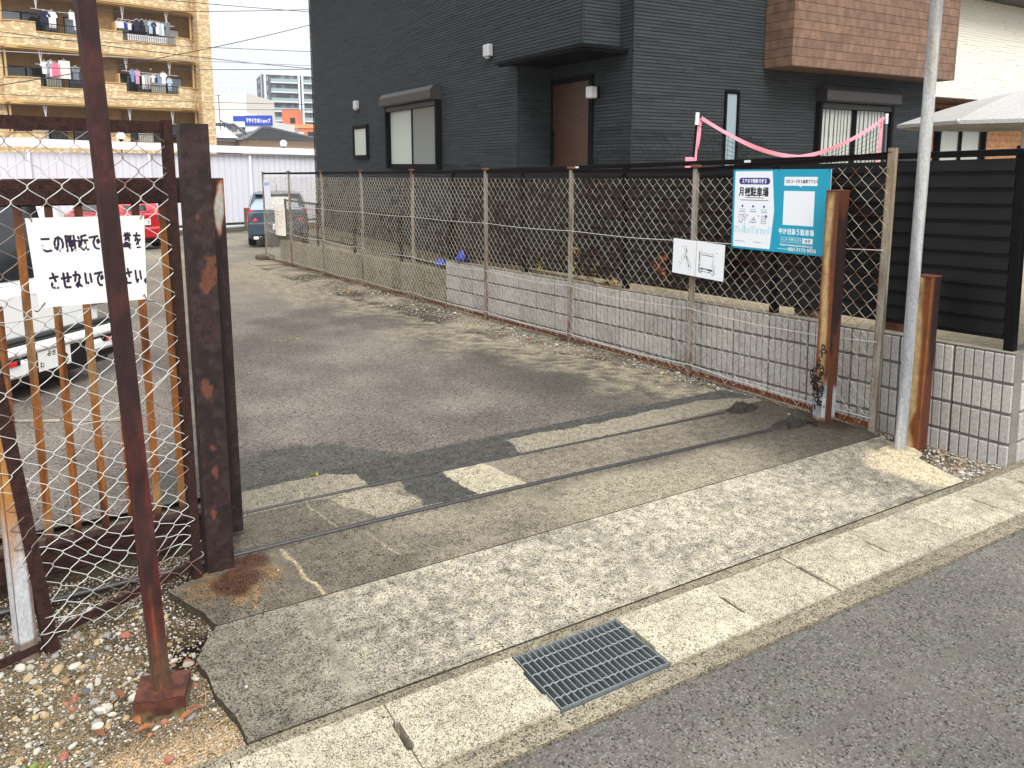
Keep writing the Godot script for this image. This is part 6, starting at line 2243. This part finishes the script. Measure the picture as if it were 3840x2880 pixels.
func build_far() -> void:
	var view := deg_to_rad(-30.5 + 17.0)   # far fronts are seen nearly square on
	# two tiled-roof houses
	for h in [[Vector3(10.2, 0, -66.0), 4.6, 3.45, 4.95, "tiled-roof house with solar panels behind the shed", true], [Vector3(16.9, 0, -66.6), 3.6, 3.62, 4.7, "tiled hip-roof house with beige walls behind the shed", false]]:
		var t := far_box("tiled_house", h[4], h[0], view * -0.2 + 0.24)
		var w: float = h[1]
		var b := MB.new()
		b.span(Vector3(-w, -1, -6), Vector3(w * 0.94, h[2], -0.1))
		add(t, "wall", b.mesh(), M.beige_wall)
		b = MB.new()
		for r in 16:   # courses of roof tiles
			var v0 := r / 16.0
			var v1 := (r + 1) / 16.0
			var wa := w * (1.06 - (0.10 if h[5] else 0.96) * v0)
			var wb := w * (1.06 - (0.10 if h[5] else 0.96) * v1)
			for q in 26:
				var tone := 0.8 + 0.35 * fposmod(sin(r * 12.7 + q * 78.2) * 43.7, 1.0)
				b.col = Color(tone, tone, tone)
				var s0 := q / 26.0 * 2.0 - 1.0
				var s1 := (q + 1) / 26.0 * 2.0 - 1.0
				var y0 := lerpf(h[2], h[3], v0) + 0.04
				var y1 := lerpf(h[2], h[3], v1)
				b.quad(Vector3(s0 * wa, y0, 0.5 - 3.4 * v0), Vector3(s1 * wa, y0, 0.5 - 3.4 * v0), Vector3(s1 * wb, y1, 0.5 - 3.4 * v1), Vector3(s0 * wb, y1, 0.5 - 3.4 * v1))
		if not h[5]:
			for sd in [-1.0, 1.0]:
				var f := [Vector3(sd * w * 1.06, h[2], 0.5), Vector3(sd * w * 1.06, h[2], -6.3), Vector3(sd * w * 0.10, h[3], -2.9)]
				b.face(f, Vector3(0, 0, -2))
		b.face([Vector3(-w * 1.06, h[2], -6.3), Vector3(w * 1.06, h[2], -6.3), Vector3(w * (0.96 if h[5] else 0.1), h[3], -2.9), Vector3(-w * (0.96 if h[5] else 0.1), h[3], -2.9)], Vector3(0, 0, -2))
		add(t, "roof", b.mesh(), M.roof_tile)
		b = MB.new()
		if h[5]:
			b.span(Vector3(-w * 0.97, h[3] - 0.06, -3.05), Vector3(w * 0.97, h[3] + 0.16, -2.75), 0.03)
		else:
			for sd in [-1.0, 1.0]:
				b.beam(Vector3(sd * w * 1.06, h[2] + 0.03, 0.5), Vector3(sd * w * 0.1, h[3] + 0.1, -2.9), 0.22, 0.18)
			b.span(Vector3(-w * 0.12, h[3] - 0.02, -3.05), Vector3(w * 0.12, h[3] + 0.22, -2.75), 0.03)
		add(t, "ridge", b.mesh(), M.tower_grey)
		b = MB.new()
		if h[5]:
			b.beam(Vector3(w * 1.03, h[2] + 0.03, 0.5), Vector3(w * 0.94, h[3] + 0.1, -2.9), 0.22, 0.18)
			add(t, "gable_ridge", b.mesh(), M.tower_grey)
			for q in 4:
				b = MB.new()
				var x0 := -w * 0.95 + q * w * 0.42
				b.quad(Vector3(x0, h[2] + 0.33, -0.02), Vector3(x0 + w * 0.4, h[2] + 0.33, -0.02), Vector3(x0 + w * 0.4, h[3] - 0.14, -2.3), Vector3(x0, h[3] - 0.14, -2.3))
				add(t, "solar_panel", b.mesh(), M.solar)
			b = MB.new()
			b.prism(PackedVector2Array([Vector2(0.0, h[2] - 0.55), Vector2(1.0, h[2] - 0.75), Vector2(1.0, h[2] - 0.65), Vector2(0.0, h[2] - 0.42)]), -w, w * 1.08, Transform3D(Basis(Vector3.BACK, Vector3.UP, Vector3.LEFT), Vector3.ZERO))
			add(t, "awning", b.mesh(), M.purple_awning)
		else:
			for q in 2:
				b = MB.new()
				b.span(Vector3(-w * 0.9, 2.75 - q * 0.3, -0.1), Vector3(w * 0.9, 2.82 - q * 0.3, 0.0))
				add(t, "wall_band", b.mesh(), M.ochre_light)
	var t2 := thing("antenna", "thin rooftop antenna on the house with solar panels", "antenna", Vector3(11.9, 4.8, -66.8))
	var b := MB.new()
	b.tube([Vector3(0, -0.4, 0), Vector3(0, 2.4, 0)], 0.03, 5)
	b.beam(Vector3(-0.35, 2.3, 0), Vector3(0.3, 2.4, 0), 0.03, 0.03)
	b.tube([Vector3(0, 0.4, 0), Vector3(0.35, 0.1, 0), Vector3(0.3, -0.2, 0)], 0.05, 5)
	add(t2, "mast", b.mesh(), M.cable)
	# shop with the blue sign
	var t := far_box("shop_building", "white shop building with a blue Japanese sign and orange mark", Vector3(23.0, 0, -102.6), deg_to_rad(-30.5))
	b = MB.new()
	b.span(Vector3(-9.0, -1, -10), Vector3(-3.4, 8.4, -0.3))
	b.span(Vector3(-3.4, -1, -10), Vector3(1.75, 7.0, 0.0))
	add(t, "wall", b.mesh(), M.white_wall)
	b = MB.new()
	b.span(Vector3(-1.75, 6.5, 0.0), Vector3(1.75, 7.75, 0.15))
	b.span(Vector3(-3.3, 6.9, -0.5), Vector3(-1.76, 7.7, -0.1))
	add(t, "sign_panel", b.mesh(), M.blue_sign)
	var k := Ink.new(360, 90, Color8(34, 70, 190))
	k.text("リサイクルショップ", 14, 14, 34, 60, 8, Color8(246, 248, 255), GLYPH)
	b = MB.new()
	b.quad(Vector3(-1.72, 6.68, 0.16), Vector3(1.72, 6.60, 0.16), Vector3(1.72, 7.50, 0.16), Vector3(-1.72, 7.58, 0.16))
	add(t, "sign_print", b.mesh(), mat("shop_print", Color.WHITE, 0.6, 0, {"tex": k.tex(), "tri": false}))
	b = MB.new()
	b.prism(PackedVector2Array([Vector2(-0.6, 5.72), Vector2(0.8, 5.72), Vector2(0.75, 5.85), Vector2(0.1, 6.12), Vector2(-0.55, 5.9)]), 0.0, 0.06)
	add(t, "orange_mark", b.mesh(), M.orange_wall)
	for x in [-3.55, -2.5]:
		b = MB.new()
		b.span(Vector3(x, 5.75, -0.28), Vector3(x + 0.72, 6.3, 0.04))
		add(t, "window", b.mesh(), M.dark_glass)
	k = Ink.new(110, 120, Color8(238, 240, 240))
	k.text("協", 52, 4, 50, 50, 7, Color8(40, 170, 120), GLYPH)
	k.text("同", 52, 62, 50, 50, 7, Color8(40, 170, 120), GLYPH)
	for q in 4:
		k.text(["コ", "ン", "サ", "ル"][q], 14, 20 + q * 24, 20, 20, 3, Color8(150, 190, 180), GLYPH)
	b = MB.new()
	b.quad(Vector3(-5.1, 5.85, -0.27), Vector3(-4.0, 5.85, -0.27), Vector3(-4.0, 7.05, -0.27), Vector3(-5.1, 7.05, -0.27))
	add(t, "sign_print", b.mesh(), mat("side_print", Color.WHITE, 0.6, 0, {"tex": k.tex(), "tri": false}))
	# hazy warehouse
	t = far_box("warehouse", "pale hazy flat-roofed warehouse far behind the shop", Vector3(33.6, 0, -177.5), deg_to_rad(-30.5))
	b = MB.new()
	b.span(Vector3(-12.0, -1, -20), Vector3(3.8, 16.6, 0))
	add(t, "wall", b.mesh(), M.haze_wall)
	for x in [-8.0, -4.6, -1.2, 2.2]:
		b = MB.new()
		b.span(Vector3(x, 0, 0), Vector3(x + 0.12, 16.6, 0.05))
		add(t, "panel_joint", b.mesh(), M.white_wall)
	b = MB.new()
	for q in 10:
		b.span(Vector3(-11.8 + q * 1.7, 16.6, -0.3), Vector3(-11.7 + q * 1.7, 18.4, -0.2))
	b.span(Vector3(-11.8, 18.2, -0.3), Vector3(3.7, 18.35, -0.2))
	add(t, "roof_screen", b.mesh(), M.white_wall)
	# tall grey apartment tower
	t = far_box("apartment_tower", "tall grey and white apartment tower with glazed balconies", Vector3(54.5, 0, -234.8), deg_to_rad(-30.5 + 24.0))
	b = MB.new()
	b.span(Vector3(-0.2, -1, -16), Vector3(30, 27.2, -0.1))
	add(t, "wall", b.mesh(), M.tower_grey)
	b = MB.new()
	b.span(Vector3(-0.3, 27.2, -16), Vector3(30.2, 27.75, 0.3))
	add(t, "roof_edge", b.mesh(), M.tower_white)
	for x in [0.0, 9.6, 10.6, 16.6]:
		b = MB.new()
		b.span(Vector3(x, -1, -0.2), Vector3(x + 0.55, 27.4, 1.2))
		add(t, "fin", b.mesh(), M.tower_white)
	b = MB.new()
	b.span(Vector3(-0.26, -1, -5.0), Vector3(-0.2, 27.2, -2.8))
	add(t, "fin", b.mesh(), M.tower_white)
	for f in 10:
		var y := 25.2 - f * 2.75
		for r in [[1.9, 9.5], [11.2, 16.5], [17.2, 23.0]]:
			b = MB.new()
			b.span(Vector3(r[0], y - 0.35, -0.1), Vector3(r[1], y, 1.3))
			add(t, "balcony_slab", b.mesh(), M.tower_white)
			b = MB.new()
			b.span(Vector3(r[0], y, 1.2), Vector3(r[1], y + 0.9, 1.28))
			add(t, "balustrade", b.mesh(), M.tower_glass)
			for q in 3:
				var x: float = lerpf(r[0], r[1], (q + 0.18) / 3.0)
				b = MB.new()
				b.span(Vector3(x, y + 0.05, -0.12), Vector3(x + 1.1, y + 2.0, -0.05))
				add(t, "window", b.mesh(), M.grey_glass if (q + f) % 3 else M.dark_glass)
		for e in [0.85]:
			b = MB.new()
			b.span(Vector3(e, y + 0.2, -0.12), Vector3(e + 0.4, y + 1.7, -0.04))
			add(t, "window", b.mesh(), M.tower_glass)
		for e in [-9.0, -12.5]:
			b = MB.new()
			b.span(Vector3(-0.24, y + 0.3, e), Vector3(-0.18, y + 1.3, e + 2.0))
			add(t, "window", b.mesh(), M.dark_glass)
	# orange building in front of it
	t = far_box("orange_building", "orange building with a stair tower below the grey apartment tower", Vector3(34.3, 0, -130.7), deg_to_rad(-30.5 + 8.0))
	b = MB.new()
	b.span(Vector3(-1.3, -1, -6), Vector3(1.3, 10.6, -0.5))
	add(t, "stair_tower", b.mesh(), M.orange_wall)
	b = MB.new()
	b.span(Vector3(-4.5, -1, -9), Vector3(6.5, 7.5, 0.0))
	add(t, "wall", b.mesh(), M.orange_wall)
	b = MB.new()
	b.span(Vector3(-4.6, 7.5, -9), Vector3(6.6, 8.15, 0.15))
	add(t, "parapet", b.mesh(), M.orange_light)
	b = MB.new()
	b.span(Vector3(0.0, 8.3, -0.52), Vector3(0.8, 9.2, -0.45))
	add(t, "opening", b.mesh(), M.dark_glass)
	for f in 3:
		for q in 6:
			b = MB.new()
			b.span(Vector3(-4.0 + q * 1.7, 5.9 - f * 2.3, -0.02), Vector3(-2.9 + q * 1.7, 6.9 - f * 2.3, 0.05))
			add(t, "window", b.mesh(), M.curtain if (q + f) % 3 == 0 else M.dark_glass)
		b = MB.new()
		b.span(Vector3(-4.5, 4.9 - f * 2.3, 0.0), Vector3(6.5, 5.6 - f * 2.3, 0.6))
		add(t, "balcony", b.mesh(), M.orange_wall)
	# utility pole
	t = thing("utility_pole", "grey utility pole with equipment in front of the orange building", "utility pole", Vector3(28.3, 0, -104.5))
	b = MB.new()
	b.tube([Vector3(0, -1, 0), Vector3(0, 6.3, 0)], 0.16, 8)
	add(t, "shaft", b.mesh(), M.cable_pale)
	b = MB.new()
	b.span(Vector3(-0.2, 4.9, -0.2), Vector3(1.1, 5.0, 0.2))
	b.span(Vector3(0.3, 4.2, -0.2), Vector3(0.8, 4.8, 0.2), 0.05)
	b.span(Vector3(-0.7, 5.5, -0.05), Vector3(0.9, 5.6, 0.05))
	add(t, "crossarm", b.mesh(), M.cable_pale)


func build_gutter_covers() -> void:
	# concrete covers along the gutter and the steel grate between them
	var edges := [-4.96, -4.49, -4.02, -3.55, -3.08, -2.61, -2.14, -1.67, -1.20, -0.73, -0.26, 0.31, 0.79, 1.272, 1.74, 2.206, 2.668, 3.125, 3.58, 4.03, 4.48, 4.94, 5.4, 5.86, 6.32, 6.78, 7.24, 7.70]
	var names := {12: "concrete gutter cover left of the grate", 14: "concrete gutter cover right of the grate", 11: "concrete gutter cover at the bottom edge, second left of the grate", 15: "second concrete gutter cover right of the grate", 16: "third concrete gutter cover right of the grate", 17: "fourth concrete gutter cover right of the grate", 18: "concrete gutter cover in front of the galvanised pole", 19: "concrete gutter cover nearest the right edge of the apron", 20: "concrete gutter cover beside the corner of the ribbed wall"}
	rng.seed = 3
	for k in edges.size() - 1:
		if k == 13 or k < 9:
			continue
		var x0: float = edges[k]
		var x1: float = edges[k + 1]
		var gap := 0.002
		var b := MB.new()
		# outline with a hand slot at each end
		var z0 := 1.849
		var z1 := 2.164
		var sl := 0.007 if k > 14 else 0.013
		var cut := [0.09, 0.22]
		var p := PackedVector2Array([Vector2(x0 + gap, z0), Vector2(x1 - gap, z0), Vector2(x1 - gap, z0 + cut[0] - 0.006), Vector2(x1 - sl, z0 + cut[0] + 0.006), Vector2(x1 - sl, z0 + cut[1] - 0.006), Vector2(x1 - gap, z0 + cut[1] + 0.006), Vector2(x1 - gap, z1), Vector2(x0 + gap, z1), Vector2(x0 + gap, z0 + cut[1] + 0.006), Vector2(x0 + sl, z0 + cut[1] - 0.006), Vector2(x0 + sl, z0 + cut[0] + 0.006), Vector2(x0 + gap, z0 + cut[0] - 0.006)])
		var y := 0.004 + rng.randf_range(-0.003, 0.004)
		var e := lin(204, 197, 180) * rng.randf_range(0.86, 1.06)
		b.col = e
		b.prism(p, -0.08, y, Transform3D(Basis(Vector3.RIGHT, -PI * 0.5), Vector3.ZERO))
		b.grid(60, 40, func(s, t): return Vector3(lerpf(x0 + 0.014, x1 - 0.014, s), y + 0.0012 + 0.0006 * ns(s * 9.0, t * 9.0 + k, 4.0), -lerpf(z0 + 0.004, z1 - 0.004, t)), func(q, s, t): return e * (0.97 + 0.22 * ns(q.x, q.z, 2.0) + 0.2 * ns(q.x, q.z, 9.0)))
		var lab: String = names.get(k, "concrete gutter cover outside the picture")
		tag(add(self, "gutter_cover", b.mesh(), M.cover), lab, "drain cover", "concrete covers along the gutter")
	var g := thing("drain_grate", "grey galvanised steel grate set in the gutter between concrete covers", "drain grate", Vector3(1.272, 0, -2.164))
	var b := MB.new()
	for e in [[Vector3(0.006, -0.04, 0.004), Vector3(0.462, 0.006, 0.008)], [Vector3(0.006, -0.04, 0.306), Vector3(0.462, 0.006, 0.310)], [Vector3(0.006, -0.04, 0.0081), Vector3(0.010, 0.006, 0.3059)], [Vector3(0.458, -0.04, 0.0081), Vector3(0.462, 0.006, 0.3059)]]:
		b.span(e[0], e[1])
	add(g, "frame", b.mesh(), M.grate)
	for k in 17:
		b = MB.new()
		var x := 0.034 + k * 0.0250
		b.span(Vector3(x - 0.0022, -0.036, 0.0081), Vector3(x + 0.0022, 0.005, 0.3059))
		add(g, "bearing_bar", b.mesh(), M.grate)
	for k in 4:
		b = MB.new()
		var z := 0.055 + k * 0.068
		var pts := []
		for j in 62:
			pts.append(Vector3(0.010 + j * 0.00735, 0.0042 + 0.0012 * sin(j * 1.64), z + 0.0026 * cos(j * 1.64)))
		b.tube(pts, 0.0032, 5)
		add(g, "cross_bar", b.mesh(), M.grate)


func build_litter() -> void:
	rng.seed = 15
	# dry twigs and dead leaves among the stones
	for k in 26:
		var b := MB.new()
		var p := Vector3(rng.randf_range(0.0, 0.42), -0.018, rng.randf_range(-2.85, -2.35))
		var d := Vector3(1, 0.05, 0).rotated(Vector3.UP, rng.randf() * TAU) * rng.randf_range(0.02, 0.06)
		b.tube([p - d, p + Vector3(0.004, 0.006, 0.003), p + d], 0.0012, 4)
		tag(add(self, "twig", b.mesh(), [M.old_wood, M.ochre_light][k % 2]), "thin dry twig lying among the stones by the leaning post", "twig", "dry twigs among the stones")
	for k in 9:
		var b := MB.new()
		b.col = [lin(150, 92, 54), lin(176, 124, 76), lin(120, 74, 50)][k % 3]
		var p := Vector3(rng.randf_range(-0.05, 0.36), -0.012, rng.randf_range(-2.72, -2.45))
		var a := rng.randf() * TAU
		b.grid(6, 3, func(s, t): return p + Vector3((s - 0.5) * 0.06, 0.008 * sin(s * PI) + 0.006 * absf(t - 0.5), (t - 0.5) * 0.022 * sin(s * PI)).rotated(Vector3.UP, a), null, true)
		tag(add(self, "dead_leaf", b.mesh(), M.leaf), "curled brown dead leaf among the stones by the leaning post", "leaf", "dead leaves among the stones")
	for e in [[Vector3(0.36, -0.015, -2.76), 14, "tiny green weed in black soil beside the leaning post"], [Vector3(-0.20, -0.03, -2.47), 16, "small green weed at the left edge of the gravel"], [Vector3(1.9, 0.0, -7.6), 60, "tuft of yellow-green grass on the car park asphalt"], [Vector3(1.12, 0.0, -4.13), 30, "small dry grass tuft beside the left end of the rail slab"], [Vector3(0.40, -0.02, -2.66), 30, "dry grass tuft at the broken edge of the apron"]]:
		var t := thing("weed", e[2], "weed", e[0])
		var b := MB.new()
		for k in e[1]:
			b.col = lin(110, 130, 60) if k % 3 else lin(160, 150, 86)
			var wide := 0.07 if e[1] == 60 else 0.02
			leaf(b, Vector3(rng.randfn(0, wide), 0.0, rng.randfn(0, wide * 0.3)), Vector3(rng.randfn(0, 0.6), 0.7, rng.randfn(0, 0.6)).normalized(), rng.randf_range(0.012, 0.03))
		add(t, "blades", b.mesh(), M.leaf)
	for e in [[Vector3(2.55, 0.006, -2.62), Vector3(0.02, 0.01, 0.012), "stone3", "small dark stone chip on the front slab of the apron"], [Vector3(0.42, 0.014, -2.47), Vector3(0.013, 0.01, 0.011), "stone0", "small white pebble lying on the left corner of the apron"], [Vector3(0.885, 0.01, -3.03), Vector3(0.014, 0.006, 0.010), "stone3", "small dark flake on the rail slab near the long crack"], [Vector3(0.70, 0.012, -3.18), Vector3(0.009, 0.008, 0.009), "stone0", "tiny white pebble on the rail slab near the gate post"]]:
		var o := add(self, "pebble", stone_mesh(33), M[e[2]])
		o.transform = Transform3D(Basis.from_scale(e[1]), e[0])
		tag(o, e[3], "stone")
